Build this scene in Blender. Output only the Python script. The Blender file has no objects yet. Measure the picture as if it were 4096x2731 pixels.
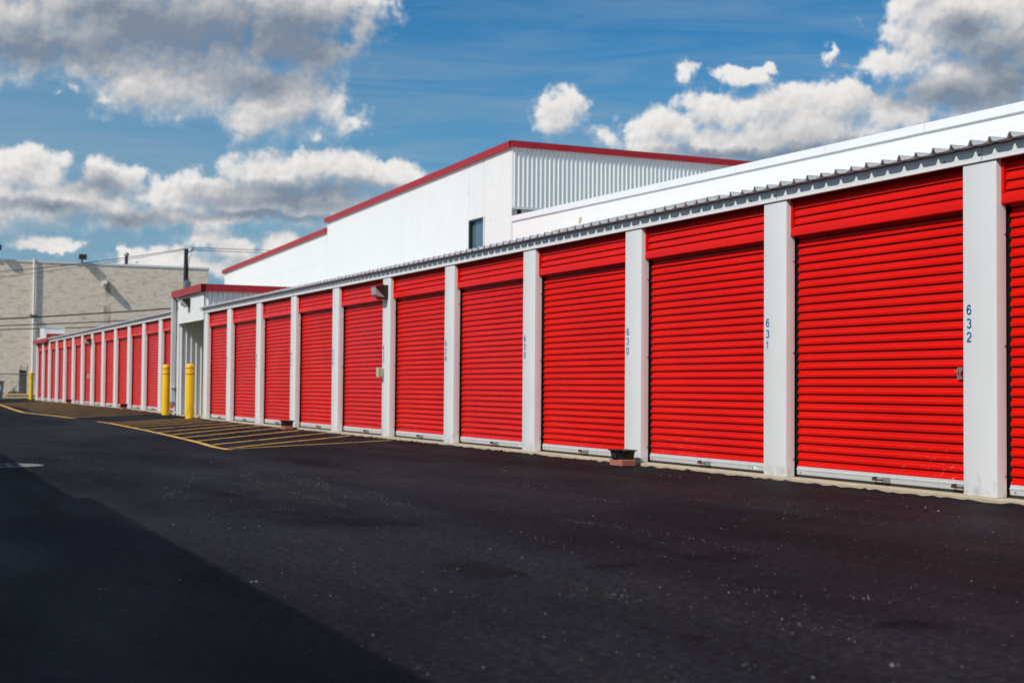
import bpy, math, random
from mathutils import Vector, Matrix
random.seed(7)
R = math.radians
scene = bpy.context.scene
COL = scene.collection

# ------------------------------------------------------------------ helpers
class MB:
    """collects faces and links them as ONE mesh object"""
    def __init__(s): s.v=[]; s.f=[]; s.m=[]
    def face(s, pts, m=0):
        n=len(s.v); s.v += [tuple(p) for p in pts]; s.f.append(tuple(range(n,n+len(pts)))); s.m.append(m)
    def grid(s, rows, m=0, close=False):
        n=len(s.v); w=len(rows[0])
        for r in rows: s.v += [tuple(p) for p in r]
        for i in range(len(rows)-1):
            for j in range(w if close else w-1):
                k=(j+1)%w
                s.f.append((n+i*w+j, n+i*w+k, n+(i+1)*w+k, n+(i+1)*w+j)); s.m.append(m)
        return n
    def box(s, x0,x1,y0,y1,z0,z1, m=0, skip=''):
        n=len(s.v)
        s.v += [(x0,y0,z0),(x1,y0,z0),(x1,y1,z0),(x0,y1,z0),(x0,y0,z1),(x1,y0,z1),(x1,y1,z1),(x0,y1,z1)]
        F={'b':(0,3,2,1),'t':(4,5,6,7),'f':(0,1,5,4),'r':(1,2,6,5),'k':(2,3,7,6),'l':(3,0,4,7)}
        for k,q in F.items():
            if k in skip: continue
            s.f.append(tuple(n+i for i in q)); s.m.append(m)
    def cbox(s, x0,x1,y0,y1,z0,z1,c=.004,m=0):
        """box with chamfered edges (vertical and top/bottom)"""
        def ring(z,i):
            a,b,d,e=x0+i,x1-i,y0+i,y1-i
            return [(a+c,d,z),(b-c,d,z),(b,d+c,z),(b,e-c,z),(b-c,e,z),(a+c,e,z),(a,e-c,z),(a,d+c,z)]
        s.grid([ring(z0,c),ring(z0+c,0),ring(z1-c,0),ring(z1,c)],m,True)
        s.face(ring(z1,c),m); s.face(ring(z0,c)[::-1],m)
    def extrude_x(s, prof, x0, x1, m=0, caps=True, flip=False):
        """prof: (y,z) points, open strip, extruded along x"""
        a=[(x0,y,z) for y,z in prof]; b=[(x1,y,z) for y,z in prof]
        s.grid([b,a] if flip else [a,b], m)
    def ring(s, c, ax, r, n):
        ax=Vector(ax).normalized(); u=ax.orthogonal().normalized(); w=ax.cross(u)
        return [tuple(Vector(c)+r*(math.cos(2*math.pi*i/n)*u+math.sin(2*math.pi*i/n)*w)) for i in range(n)]
    def lathe(s, base, ax, prof, n=16, m=0, capa=True, capb=True):
        ax=Vector(ax).normalized(); b=Vector(base)
        rows=[s.ring(b+ax*h,ax,max(r,1e-4),n) for r,h in prof]
        s.grid(rows,m,True)
        if capa: s.face(rows[0][::-1],m)
        if capb: s.face(rows[-1],m)
    def cyl(s, p0, p1, r, n=10, m=0, r1=None):
        p0=Vector(p0); d=Vector(p1)-p0
        s.lathe(p0,d,[(r,0),(r if r1 is None else r1,d.length)],n,m)
    def tube(s, pts, r, n=6, m=0):
        pts=[Vector(p) for p in pts]; rows=[]
        for i,p in enumerate(pts):
            d=(pts[min(i+1,len(pts)-1)]-pts[max(i-1,0)]).normalized()
            u=Vector((0,0,1)).cross(d)
            u=u.normalized() if u.length>1e-3 else Vector((1,0,0)); w=d.cross(u)
            rows.append([tuple(p+r*(math.cos(2*math.pi*k/n)*u+math.sin(2*math.pi*k/n)*w)) for k in range(n)])
        s.grid(rows,m,True); s.face(rows[0][::-1],m); s.face(rows[-1],m)
    def ball(s, c, r, m=0, n=8, sz=1.0):
        rows=[]
        for i in range(1,n//2):
            t=math.pi*i/(n//2)
            rows.append([(c[0]+r*math.sin(t)*math.cos(2*math.pi*k/n),c[1]+r*math.sin(t)*math.sin(2*math.pi*k/n),c[2]-r*sz*math.cos(t)) for k in range(n)])
        s.grid(rows,m,True); s.face(rows[0][::-1],m); s.face(rows[-1],m)

def wloc(o):
    v=Vector((0,0,0))
    while o is not None: v=v+o.location; o=o.parent
    return v

def obj(name, mb, mats, parent=None, loc=None, smooth=35):
    """link the collected faces as one object. loc None: faces are in world space"""
    me=bpy.data.meshes.new(name)
    off=Vector((0,0,0))
    if loc is None and parent is not None: off=wloc(parent)
    me.from_pydata([(x-off.x,y-off.y,z-off.z) for x,y,z in mb.v],[],mb.f)
    for m in (mats if isinstance(mats,(list,tuple)) else [mats]): me.materials.append(m)
    me.polygons.foreach_set('material_index',mb.m)
    if smooth:
        me.polygons.foreach_set('use_smooth',[True]*len(mb.f)); me.set_sharp_from_angle(angle=R(smooth))
    me.update()
    o=bpy.data.objects.new(name,me); COL.objects.link(o)
    if parent is not None: o.parent=parent
    if loc is not None: o.location=loc
    return o

def tag(o, label=None, cat=None, group=None, kind=None):
    if label: o['label']=label
    if cat: o['category']=cat
    if group: o['group']=group
    if kind: o['kind']=kind
    return o

def thing(name, loc, label, cat, group=None):
    o=bpy.data.objects.new(name,None); COL.objects.link(o); o.location=loc; o.empty_display_size=.3
    return tag(o,label,cat,group)

def dup(o, parent=None, loc=None, scale=None):
    """copy of a thing or part together with its own parts"""
    c=o.copy(); COL.objects.link(c)
    if parent is not None: c.parent=parent
    if loc is not None: c.location=loc
    if scale is not None: c.scale=scale
    for k in ('label','group'):
        if k in c: del c[k]
    for ch in o.children: dup(ch,c)
    return c

# ------------------------------------------------------------------ materials
def newmat(name):
    m=bpy.data.materials.new(name); m.use_nodes=True
    nt=m.node_tree; b=nt.nodes['Principled BSDF']
    return m,nt,b
def N(nt,t,**k):
    n=nt.nodes.new(t)
    for a,v in k.items():
        if a.startswith('i_'): n.inputs[int(a[2:])].default_value=v
        else: setattr(n,a,v)
    return n
def pos(nt, scale=(1,1,1)):
    g=N(nt,'ShaderNodeNewGeometry'); m=N(nt,'ShaderNodeMapping'); m.inputs['Scale'].default_value=scale
    nt.links.new(g.outputs['Position'],m.inputs['Vector']); return m.outputs[0]
def noise(nt, vec, scale, detail=4, rough=.6):
    n=N(nt,'ShaderNodeTexNoise'); n.inputs['Scale'].default_value=scale; n.inputs['Detail'].default_value=detail; n.inputs['Roughness'].default_value=rough
    nt.links.new(vec,n.inputs['Vector']); return n.outputs['Fac']
def ramp(nt, fac, stops):
    r=N(nt,'ShaderNodeValToRGB'); e=r.color_ramp.elements
    while len(e)<len(stops): e.new(.5)
    for el,(p,c) in zip(e,stops): el.position=p; el.color=(c,c,c,1) if isinstance(c,(int,float)) else (*c,1)
    nt.links.new(fac,r.inputs[0]); return r.outputs[0]
def mixc(nt, fac, a, b, mode='MIX'):
    m=N(nt,'ShaderNodeMix',data_type='RGBA',blend_type=mode)
    for s,v in ((m.inputs[0],fac),(m.inputs[6],a),(m.inputs[7],b)):
        if hasattr(v,'is_linked') or hasattr(v,'links'): nt.links.new(v,s)
        elif isinstance(v,(int,float)): s.default_value=v
        else: s.default_value=(*v,1)
    return m.outputs[2]
def math_(nt, op, a, b=None, clamp=False):
    m=N(nt,'ShaderNodeMath',operation=op,use_clamp=clamp)
    for i,v in enumerate((a,b)):
        if v is None: continue
        if isinstance(v,(int,float)): m.inputs[i].default_value=v
        else: nt.links.new(v,m.inputs[i])
    return m.outputs[0]
def bump(nt, b, h, strength=.2, dist=.01):
    n=N(nt,'ShaderNodeBump'); n.inputs['Strength'].default_value=strength; n.inputs['Distance'].default_value=dist
    nt.links.new(h,n.inputs['Height']); nt.links.new(n.outputs[0],b.inputs['Normal'])

def paint(name, col, rough=.4, metal=0., var=.12, scale=1.5, dirt=None, spec=.5, bstr=.0, stretch=(1,1,1)):
    m,nt,b=newmat(name); p=pos(nt,stretch)
    n=noise(nt,p,scale,5,.65)
    c=mixc(nt,ramp(nt,n,[(.3,0.),(.7,1.)]),tuple(x*(1-var) for x in col),col)
    if dirt:
        dcol,amount,ds=dirt
        d=ramp(nt,noise(nt,pos(nt,(1,1,.25)),ds,6,.7),[(.56,0.),(.75,1.)])
        c=mixc(nt,math_(nt,'MULTIPLY',d,amount),c,dcol)
    nt.links.new(c,b.inputs['Base Color'])
    b.inputs['Roughness'].default_value=rough; b.inputs['Metallic'].default_value=metal; b.inputs['Specular IOR Level'].default_value=spec
    nt.links.new(ramp(nt,noise(nt,p,scale*4,4),[(.2,max(0,rough-.08)),(.8,min(1,rough+.1))]),b.inputs['Roughness'])
    if bstr: bump(nt,b,noise(nt,p,scale*1.3,3),bstr,.02)
    return m

M={}
M['white']=paint('white_metal',(.75,.745,.725),.38,var=.05,scale=1.2,dirt=((.52,.49,.44),.22,2.5),bstr=.12)
def splash(m):
    nt=m.node_tree; b=nt.nodes['Principled BSDF']; src=b.inputs['Base Color'].links[0].from_socket
    g=N(nt,'ShaderNodeNewGeometry'); s=N(nt,'ShaderNodeSeparateXYZ'); nt.links.new(g.outputs['Position'],s.inputs[0])
    n=noise(nt,pos(nt,(1,1,.6)),13,6,.7); f=math_(nt,'SUBTRACT',n,math_(nt,'MULTIPLY',s.outputs[2],1.1))
    c=mixc(nt,math_(nt,'MULTIPLY',ramp(nt,f,[(.40,0.),(.58,1.)]),.5),src,(.38,.34,.29))
    sc=noise(nt,pos(nt,(1,1,.35)),21,3,.5)
    c=mixc(nt,math_(nt,'MULTIPLY',ramp(nt,sc,[(.745,0.),(.77,1.)]),.4),c,(.36,.33,.31))
    nt.links.new(c,b.inputs['Base Color'])
splash(M['white'])
M['white_far']=paint('white_cladding',(.77,.775,.755),.42,var=.04,scale=.5,dirt=((.6,.58,.54),.18,.8))
M['dull_white']=paint('grey_white_metal',(.60,.62,.60),.5,var=.08,scale=1.)
M['galv']=paint('galvanised_bar',(.66,.68,.69),.42,metal=.25,var=.14,scale=9,stretch=(1,1,6),dirt=((.30,.29,.28),.45,14))
M['roof']=paint('zinc_roof',(.62,.62,.62),.45,metal=.1,var=.18,scale=5,dirt=((.25,.20,.16),.4,7))
M['rubber']=paint('black_rubber',(.018,.017,.016),.75,var=.3,scale=20)
M['dark']=paint('dark_interior',(.012,.012,.012),.9)  # near-black, painted where gaps and interior lie in shade; also print and slots
M['trim']=paint('red_trim',(.46,.014,.022),.38,var=.14,scale=2.)
M['blue']=paint('blue_lettering',(.0,.10,.37),.5,var=.02)
M['bronze']=paint('dark_bronze',(.028,.020,.016),.5,var=.2,scale=8)
M['chrome']=paint('lamp_metal',(.36,.34,.31),.3,metal=.6,var=.2,scale=25)
M['steel']=paint('zinc_steel',(.30,.29,.285),.4,metal=.25,var=.2,scale=30)
M['rust']=paint('rusty_steel',(.12,.055,.03),.7,metal=.3,var=.5,scale=40)
M['beige']=paint('beige_plastic',(.52,.46,.30),.5,var=.15,scale=12)
M['yellow']=paint('yellow_plastic',(.95,.57,.0),.38,var=.06,scale=2.,dirt=((.40,.22,.02),.65,7))
M['redband']=paint('red_band',(.55,.03,.01),.5)
M['black']=paint('black_plastic',(.016,.016,.017),.42,var=.2,scale=20)
M['wire']=paint('black_cable',(.012,.014,.013),.6)
M['pole']=paint('dark_pole',(.022,.016,.013),.8,var=.4,scale=4,stretch=(1,1,.1))
M['railyellow']=paint('faded_yellow_rail',(.86,.60,.24),.6,var=.25,scale=3)
M['chain']=paint('galvanised_wire',(.30,.30,.29),.5,metal=.3)
M['darklens']=paint('dark_lens',(.05,.04,.02),.2)
M['wood']=paint('dark_wood',(.050,.036,.028),.85,var=.5,scale=6,stretch=(6,6,.4))
M['binplastic']=paint('dark_bin_plastic',(.035,.037,.042),.5,var=.3,scale=5)
M['scrap']=paint('scrap_dark',(.03,.026,.023),.7,var=.6,scale=9)
M['stone']=paint('pale_chips',(.24,.225,.21),.8,var=.5,scale=60)
M['darkstone']=paint('dark_chips',(.02,.018,.016),.85,var=.3,scale=60)
M['coping']=paint('white_coping',(.79,.80,.80),.35,var=.04,scale=.8,dirt=((.6,.6,.58),.2,2))
M['copper']=paint('sticker',(.75,.78,.78),.5,var=.2,scale=60)

# red door paint: hazed a little, thin scratches along the slats, small chips low down
def redpaint():
    m,nt,b=newmat('red_door_paint'); p=pos(nt)
    n=noise(nt,p,.9,4,.6)
    c=mixc(nt,ramp(nt,n,[(.3,0.),(.7,1.)]),(.62,.005,.001),(.73,.007,.0012))
    s=noise(nt,pos(nt,(.9,1,60)),6,6,.75)
    c=mixc(nt,math_(nt,'MULTIPLY',ramp(nt,s,[(.60,0.),(.78,1.)]),.10),c,(.70,.05,.04))
    ch=noise(nt,pos(nt,(1,1,1.4)),42,3,.5)
    c=mixc(nt,math_(nt,'MULTIPLY',ramp(nt,ch,[(.79,0.),(.80,1.)]),.4),c,(.70,.40,.38))
    g=N(nt,'ShaderNodeNewGeometry'); sz=N(nt,'ShaderNodeSeparateXYZ'); nt.links.new(g.outputs['Position'],sz.inputs[0])
    lo=ramp(nt,sz.outputs[2],[(.10,1.),(.42,0.)])
    c=mixc(nt,math_(nt,'MULTIPLY',math_(nt,'MULTIPLY',ramp(nt,noise(nt,pos(nt,(1,1,1.8)),30,4,.6),[(.62,0.),(.68,1.)]),ramp(nt,noise(nt,p,1.1,3),[(.50,0.),(.60,1.)])),math_(nt,'MULTIPLY',lo,.7)),c,(.66,.42,.38))
    oi=N(nt,'ShaderNodeObjectInfo'); c=mixc(nt,ramp(nt,oi.outputs['Random'],[(0.,0.),(.6,.08),(1.,.34)]),c,(.56,.03,.045))
    nt.links.new(c,b.inputs['Base Color'])
    nt.links.new(ramp(nt,noise(nt,p,3.5,5),[(.25,.24),(.8,.42)]),b.inputs['Roughness'])
    b.inputs['Specular IOR Level'].default_value=.11
    bump(nt,b,noise(nt,pos(nt,(1.6,1,3)),2.2,2),.06,.02)
    return m
M['red']=redpaint()

def concrete(name, col, scale=8, spots=True):
    m,nt,b=newmat(name); p=pos(nt)
    c=mixc(nt,noise(nt,p,scale,6,.7),tuple(x*.72 for x in col),tuple(min(1,x*1.2) for x in col))
    c=mixc(nt,math_(nt,'MULTIPLY',ramp(nt,noise(nt,p,scale*9,3,.6),[(.60,0.),(.72,1.)]),.6),c,tuple(x*.35 for x in col))
    nt.links.new(c,b.inputs['Base Color']); b.inputs['Roughness'].default_value=.88
    bump(nt,b,noise(nt,p,scale*8,5,.7),.5,.006)
    return m
M['slab']=concrete('tan_concrete',(.50,.41,.285))
M['brickred']=concrete('red_paver',(.40,.145,.09),14)
M['curb']=concrete('grey_concrete',(.36,.36,.34),5)
M['dirt']=concrete('dusty_ground',(.20,.17,.13),1.5)

# painted concrete block: faint courses, chipped patches
def cmu():
    m,nt,b=newmat('painted_block'); 
    g=N(nt,'ShaderNodeNewGeometry'); sx=N(nt,'ShaderNodeSeparateXYZ'); cx=N(nt,'ShaderNodeCombineXYZ')
    nt.links.new(g.outputs['Position'],sx.inputs[0]); nt.links.new(sx.outputs[0],cx.inputs[0]); nt.links.new(sx.outputs[2],cx.inputs[1])
    br=N(nt,'ShaderNodeTexBrick'); nt.links.new(cx.outputs[0],br.inputs['Vector'])
    br.inputs['Scale'].default_value=1; br.inputs['Brick Width'].default_value=.4; br.inputs['Row Height'].default_value=.2
    br.inputs['Mortar Size'].default_value=.004; br.inputs['Mortar Smooth'].default_value=.6
    p=pos(nt)
    c=mixc(nt,noise(nt,p,1.2,5),(.78,.78,.76),(.83,.83,.81))
    wear=math_(nt,'MULTIPLY',br.outputs['Fac'],ramp(nt,noise(nt,p,.8,5,.7),[(.38,0.),(.62,1.)]))
    c=mixc(nt,math_(nt,'MULTIPLY',wear,.5),c,(.46,.47,.44))
    chips=ramp(nt,noise(nt,pos(nt,(1,1,.7)),2.6,8,.72),[(.70,0.),(.73,1.)])
    c=mixc(nt,math_(nt,'MULTIPLY',chips,.55),c,(.50,.47,.38))
    d=N(nt,'ShaderNodeVectorMath',operation='DISTANCE'); nt.links.new(g.outputs['Position'],d.inputs[0]); d.inputs[1].default_value=(-31.95,9.1,5.04)
    spot=ramp(nt,math_(nt,'ADD',d.outputs['Value'],math_(nt,'MULTIPLY',noise(nt,p,9,3),.06)),[(.11,1.),(.125,0.)])
    c=mixc(nt,spot,c,(.50,.40,.26))
    nt.links.new(c,b.inputs['Base Color']); b.inputs['Roughness'].default_value=.7
    h=math_(nt,'ADD',math_(nt,'MULTIPLY',br.outputs['Fac'],-.6),math_(nt,'MULTIPLY',noise(nt,p,6,4),.5))
    bump(nt,b,h,.35,.008)
    return m
M['cmu']=cmu()

def bricks():
    m,nt,b=newmat('buff_brick')
    g=N(nt,'ShaderNodeNewGeometry'); sx=N(nt,'ShaderNodeSeparateXYZ'); cx=N(nt,'ShaderNodeCombineXYZ')
    nt.links.new(g.outputs['Position'],sx.inputs[0]); nt.links.new(sx.outputs[1],cx.inputs[0]); nt.links.new(sx.outputs[2],cx.inputs[1])
    br=N(nt,'ShaderNodeTexBrick'); nt.links.new(cx.outputs[0],br.inputs['Vector'])
    br.inputs['Scale'].default_value=1; br.inputs['Brick Width'].default_value=.155; br.inputs['Row Height'].default_value=.056
    br.inputs['Mortar Size'].default_value=.0055; br.inputs['Mortar Smooth'].default_value=.2; br.inputs['Bias'].default_value=0
    br.inputs['Color1'].default_value=(.86,.665,.49,1); br.inputs['Color2'].default_value=(1.,.865,.68,1); br.inputs['Mortar'].default_value=(.56,.47,.35,1)
    p=pos(nt)
    c=br.outputs['Color']
    blot=ramp(nt,noise(nt,pos(nt,(1,1.3,4.5)),1.1,8,.74),[(.50,0.),(.62,1.)])
    c=mixc(nt,math_(nt,'MULTIPLY',blot,.75),c,(.46,.34,.19))
    pale=ramp(nt,noise(nt,pos(nt,(1,2.2,13)),1.5,6,.75),[(.46,0.),(.60,1.)])
    c=mixc(nt,math_(nt,'MULTIPLY',pale,.55),c,(.88,.82,.77))
    # run-off stain below the vent
    yv=math_(nt,'ABSOLUTE',math_(nt,'SUBTRACT',sx.outputs[1],6.66)); zz=sx.outputs[2]
    wid=math_(nt,'ADD',.10,math_(nt,'MULTIPLY',noise(nt,p,2.2,4,.7),.22))
    st=math_(nt,'LESS_THAN',yv,wid); st=math_(nt,'MULTIPLY',st,math_(nt,'LESS_THAN',zz,6.75))
    st=math_(nt,'MULTIPLY',st,ramp(nt,noise(nt,pos(nt,(1,2,1)),1.6,5,.7),[(.42,0.),(.66,1.)]))
    c=mixc(nt,math_(nt,'MULTIPLY',st,.75),c,(.10,.085,.065))
    nt.links.new(c,b.inputs['Base Color']); b.inputs['Roughness'].default_value=.85
    return m
M['brick']=bricks()

GX0,GX1=-28.0,-46.0
def gz(x):
    """height of the asphalt: it rises a few centimetres toward the far row"""
    t=min(1.,max(0.,(GX0-x)/(GX0-GX1))); return -.04+.075*t*t*(3-2*t)

def asphalt():
    m,nt,b=newmat('sealed_asphalt'); p=pos(nt)
    g=N(nt,'ShaderNodeNewGeometry')
    c=mixc(nt,ramp(nt,noise(nt,p,.35,6,.6),[(.3,0.),(.7,1.)]),(.0062,.0064,.0084),(.0195,.0198,.0245))
    # long scuffed bands left by tyres
    sc=noise(nt,pos(nt,(.16,1.1,1)),1.6,6,.7)
    c=mixc(nt,math_(nt,'MULTIPLY',ramp(nt,sc,[(.50,0.),(.72,1.)]),.55),c,(.023,.023,.026))
    br=noise(nt,pos(nt,(.25,.8,1)),.9,5,.65)
    c=mixc(nt,math_(nt,'MULTIPLY',ramp(nt,br,[(.54,0.),(.70,1.)]),.45),c,(.026,.021,.017))
    st=noise(nt,pos(nt,(.10,.75,1)),1.0,4,.55)  # broad streaks: surface sheen painted in as lighter and darker colour
    c=mixc(nt,1.,c,ramp(nt,st,[(.30,.55),(.50,1.),(.70,1.55)]),'MULTIPLY')
    # dark oil and sealer patches, each with its own ragged outline
    warp=noise(nt,pos(nt,(.45,1.9,1)),2.4,8,.75)
    wv=math_(nt,'MULTIPLY',math_(nt,'SUBTRACT',warp,.5),3.2)
    acc=None
    for (x,y,rx,ry) in [(-10.64,-5.07,.45,.10),(-10.67,-4.84,.17,.05),(-8.3,-5.14,.52,.13),(-8.22,-4.82,.42,.17),(-8.05,-4.66,.22,.14),(-5.95,-5.06,.38,.19),
                        (-5.74,-4.97,.16,.08),(-5.93,-3.75,.22,.28),(-5.8,-4.45,.14,.17),(-3.96,-4.29,.12,.16),(-4.03,-5.11,.08,.06),(-9.8,-6.45,1.0,.16),(-14.5,-3.2,1.4,.25),(-12.4,-5.7,.8,.12)]:
        s=N(nt,'ShaderNodeVectorMath',operation='SUBTRACT'); nt.links.new(g.outputs['Position'],s.inputs[0]); s.inputs[1].default_value=(x,y,-.04)
        q=N(nt,'ShaderNodeVectorMath',operation='MULTIPLY'); nt.links.new(s.outputs[0],q.inputs[0]); q.inputs[1].default_value=(1/rx,1/ry,0)
        l=N(nt,'ShaderNodeVectorMath',operation='LENGTH'); nt.links.new(q.outputs[0],l.inputs[0])
        acc=l.outputs['Value'] if acc is None else math_(nt,'MINIMUM',acc,l.outputs['Value'])
    d=ramp(nt,math_(nt,'ADD',acc,wv),[(.55,1.),(1.25,0.)])
    c=mixc(nt,math_(nt,'MULTIPLY',d,.66),c,(.0036,.0034,.0038))
    # fine aggregate showing through
    fn=noise(nt,p,170,3,.6)
    c=mixc(nt,math_(nt,'MULTIPLY',ramp(nt,fn,[(.62,0.),(.76,1.)]),.55),c,(.06,.056,.053))
    c=mixc(nt,math_(nt,'MULTIPLY',ramp(nt,fn,[(.26,1.),(.38,0.)]),.5),c,(.008,.008,.009))
    gr=noise(nt,p,28,6,.8)
    c=mixc(nt,1.,c,ramp(nt,gr,[(.30,.28),(.50,.90),(.68,2.3)]),'MULTIPLY')
    # dusty scratch lines
    ds=noise(nt,pos(nt,(.9,.35,1)),2.3,9,.8)
    spk=ramp(nt,noise(nt,p,60,3,.7),[(.52,0.),(.66,1.)])
    c=mixc(nt,math_(nt,'MULTIPLY',math_(nt,'MULTIPLY',ramp(nt,ds,[(.60,0.),(.70,1.)]),spk),.45),c,(.16,.14,.13))
    nt.links.new(c,b.inputs['Base Color'])
    nt.links.new(ramp(nt,noise(nt,pos(nt,(.3,1,1)),1.1,5),[(.3,.58),(.7,.80)]),b.inputs['Roughness'])
    b.inputs['Specular IOR Level'].default_value=.05
    h=math_(nt,'ADD',math_(nt,'MULTIPLY',fn,.6),math_(nt,'MULTIPLY',noise(nt,p,45,3),.5))
    bump(nt,b,h,.55,.006)
    return m
M['asphalt']=asphalt()

def roadpaint():
    m,nt,b=newmat('yellow_road_paint'); p=pos(nt)
    wear=ramp(nt,math_(nt,'ADD',noise(nt,p,3.5,6,.75),math_(nt,'MULTIPLY',noise(nt,p,70,3),.25)),[(.62,0.),(.78,1.)])
    c=mixc(nt,noise(nt,p,2,3),(.64,.34,.05),(.78,.46,.085))
    c=mixc(nt,math_(nt,'MULTIPLY',wear,.75),c,(.05,.042,.038))
    nt.links.new(c,b.inputs['Base Color']); b.inputs['Roughness'].default_value=.75
    return m
M['roadpaint']=roadpaint()

def glass_window():
    m,nt,b=newmat('window_glass'); b.inputs['Base Color'].default_value=(.05,.10,.13,1); b.inputs['Roughness'].default_value=.06
    b.inputs['Specular IOR Level'].default_value=1.0; b.inputs['Metallic'].default_value=.35
    p=pos(nt); c=mixc(nt,noise(nt,p,.8,2),(.09,.16,.20),(.16,.25,.30)); nt.links.new(c,b.inputs['Base Color'])
    return m
M['glass']=glass_window()
def lens():
    m,nt,b=newmat('lamp_lens'); p=pos(nt); c=mixc(nt,noise(nt,p,45,3),(.14,.125,.11),(.62,.60,.57)); nt.links.new(c,b.inputs['Base Color'])
    b.inputs['Roughness'].default_value=.15; return m
M['lens']=lens()
SKYTINT=(.27,.86,1.16)
EXPO=0.0
CLOUDS = [(0.1784, 0.2464, 0.1347, 0.0352, -0.22), (0.1024, 0.2321, 0.0949, 0.0306, -0.22), (0.2848, 0.2554, 0.0689, 0.023, -0.12), (0.2745, 0.2347, 0.0291, 0.0168, -0.45), (0.1791, 0.2037, 0.0352, 0.0275, 0.0), (0.2155, 0.2043, 0.0612, 0.0245, -0.22), (0.2705, 0.198, 0.0459, 0.0245, -0.22), (0.2498, 0.1825, 0.026, 0.0184, 0.0), (0.2987, 0.2299, 0.0199, 0.0184, -0.22), (0.1559, 0.2193, 0.0643, 0.0199, 0.0), (0.322, 0.1844, 0.0255, 0.0166, 0.58), (0.1337, 0.1945, 0.0127, 0.0098, 0.58), (0.1192, 0.1907, 0.0098, 0.0064, 0.58), (0.1535, 0.192, 0.0196, 0.0127, 0.58), (0.1083, 0.1392, 0.0282, 0.0208, 0.0), (0.0962, 0.1213, 0.0383, 0.0202, 0.0), (0.1573, 0.1388, 0.0275, 0.0168, 0.0), (0.1266, 0.1228, 0.0612, 0.0168, -0.15), (0.1804, 0.1266, 0.0255, 0.0196, 0.58), (0.1691, 0.113, 0.0352, 0.0098, 0.0), (0.2239, 0.1327, 0.0428, 0.0165, 0.0), (0.2712, 0.1447, 0.0459, 0.0184, 0.0), (0.3012, 0.1501, 0.0352, 0.0141, 0.0), (0.3377, 0.145, 0.0428, 0.0135, 0.0), (0.2714, 0.1283, 0.0979, 0.0159, -0.22), (0.2244, 0.1015, 0.0239, 0.0086, 0.0), (0.2392, 0.0951, 0.023, 0.008, 0.0), (0.1146, 0.0933, 0.023, 0.0055, 0.0), (0.0981, 0.0927, 0.0196, 0.0069, 0.58), (0.2778, 0.0979, 0.0168, 0.011, 0.0), (0.21, 0.0818, 0.0459, 0.011, 0.0), (0.1643, 0.0917, 0.0108, 0.0059, 0.58), (0.2213, 0.1148, 0.0673, 0.0073, 0.0), (0.2482, 0.0827, 0.0275, 0.0129, 0.0), (0.5577, 0.2205, 0.0206, 0.0147, 0.58), (0.5976, 0.2144, 0.019, 0.0073, 0.0), (0.5805, 0.2165, 0.0147, 0.0088, 0.58), (0.6558, 0.2278, 0.0078, 0.0166, 0.58), (0.6179, 0.2213, 0.0127, 0.0088, 0.58), (0.5473, 0.1793, 0.0337, 0.0159, 0.0), (0.5821, 0.1892, 0.0398, 0.019, 0.0), (0.621, 0.1941, 0.0413, 0.0171, 0.0), (0.6623, 0.1943, 0.0383, 0.0178, 0.0), (0.6999, 0.1841, 0.0459, 0.0168, 0.0), (0.6121, 0.1708, 0.101, 0.0159, -0.22), (0.6388, 0.1643, 0.0826, 0.0168, 0.0), (0.697, 0.1654, 0.0612, 0.0168, 0.0), (0.5397, 0.1675, 0.0275, 0.0122, 0.0), (0.5153, 0.1781, 0.0147, 0.0088, 0.58), (0.5306, 0.164, 0.0214, 0.0077, 0.0), (0.7509, 0.241, 0.0551, 0.0367, -0.22), (0.7199, 0.2261, 0.0383, 0.0275, 0.0), (0.6971, 0.2173, 0.0291, 0.0138, 0.0), (0.7508, 0.2045, 0.0582, 0.0275, -0.22), (0.7758, 0.2392, 0.0398, 0.0367, -0.22), (0.4677, 0.1893, 0.0251, 0.019, 0.0), (0.6358, 0.1799, 0.052, 0.019, -0.25), (0.5941, 0.1726, 0.0612, 0.0153, -0.1)]
DARKS = [(0.2135, 0.2373, 0.1285, 0.0321, 0.0), (0.2698, 0.246, 0.0796, 0.0214, 0.0), (0.2851, 0.2308, 0.0612, 0.026, 0.0), (0.1165, 0.2198, 0.0643, 0.0168, 0.0), (0.1497, 0.2485, 0.0428, 0.0122, 0.0), (0.2644, 0.208, 0.0459, 0.0138, 0.0), (0.2894, 0.1348, 0.0796, 0.0092, 0.0), (0.2714, 0.1277, 0.0673, 0.008, 0.0), (0.1517, 0.1341, 0.0275, 0.0098, 0.0), (0.172, 0.1096, 0.0459, 0.0067, 0.0), (0.1155, 0.1188, 0.0367, 0.0055, 0.0), (0.2656, 0.1162, 0.0796, 0.0049, 0.0), (0.618, 0.1615, 0.0796, 0.0061, 0.0), (0.671, 0.1663, 0.0459, 0.0061, 0.0), (0.5701, 0.1641, 0.0337, 0.0043, 0.0), (0.7368, 0.1968, 0.0551, 0.0122, 0.0), (0.7647, 0.2205, 0.0291, 0.0199, 0.0), (0.7757, 0.203, 0.0337, 0.0214, 0.0), (0.7425, 0.2416, 0.0184, 0.0122, 0.0)]
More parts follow.
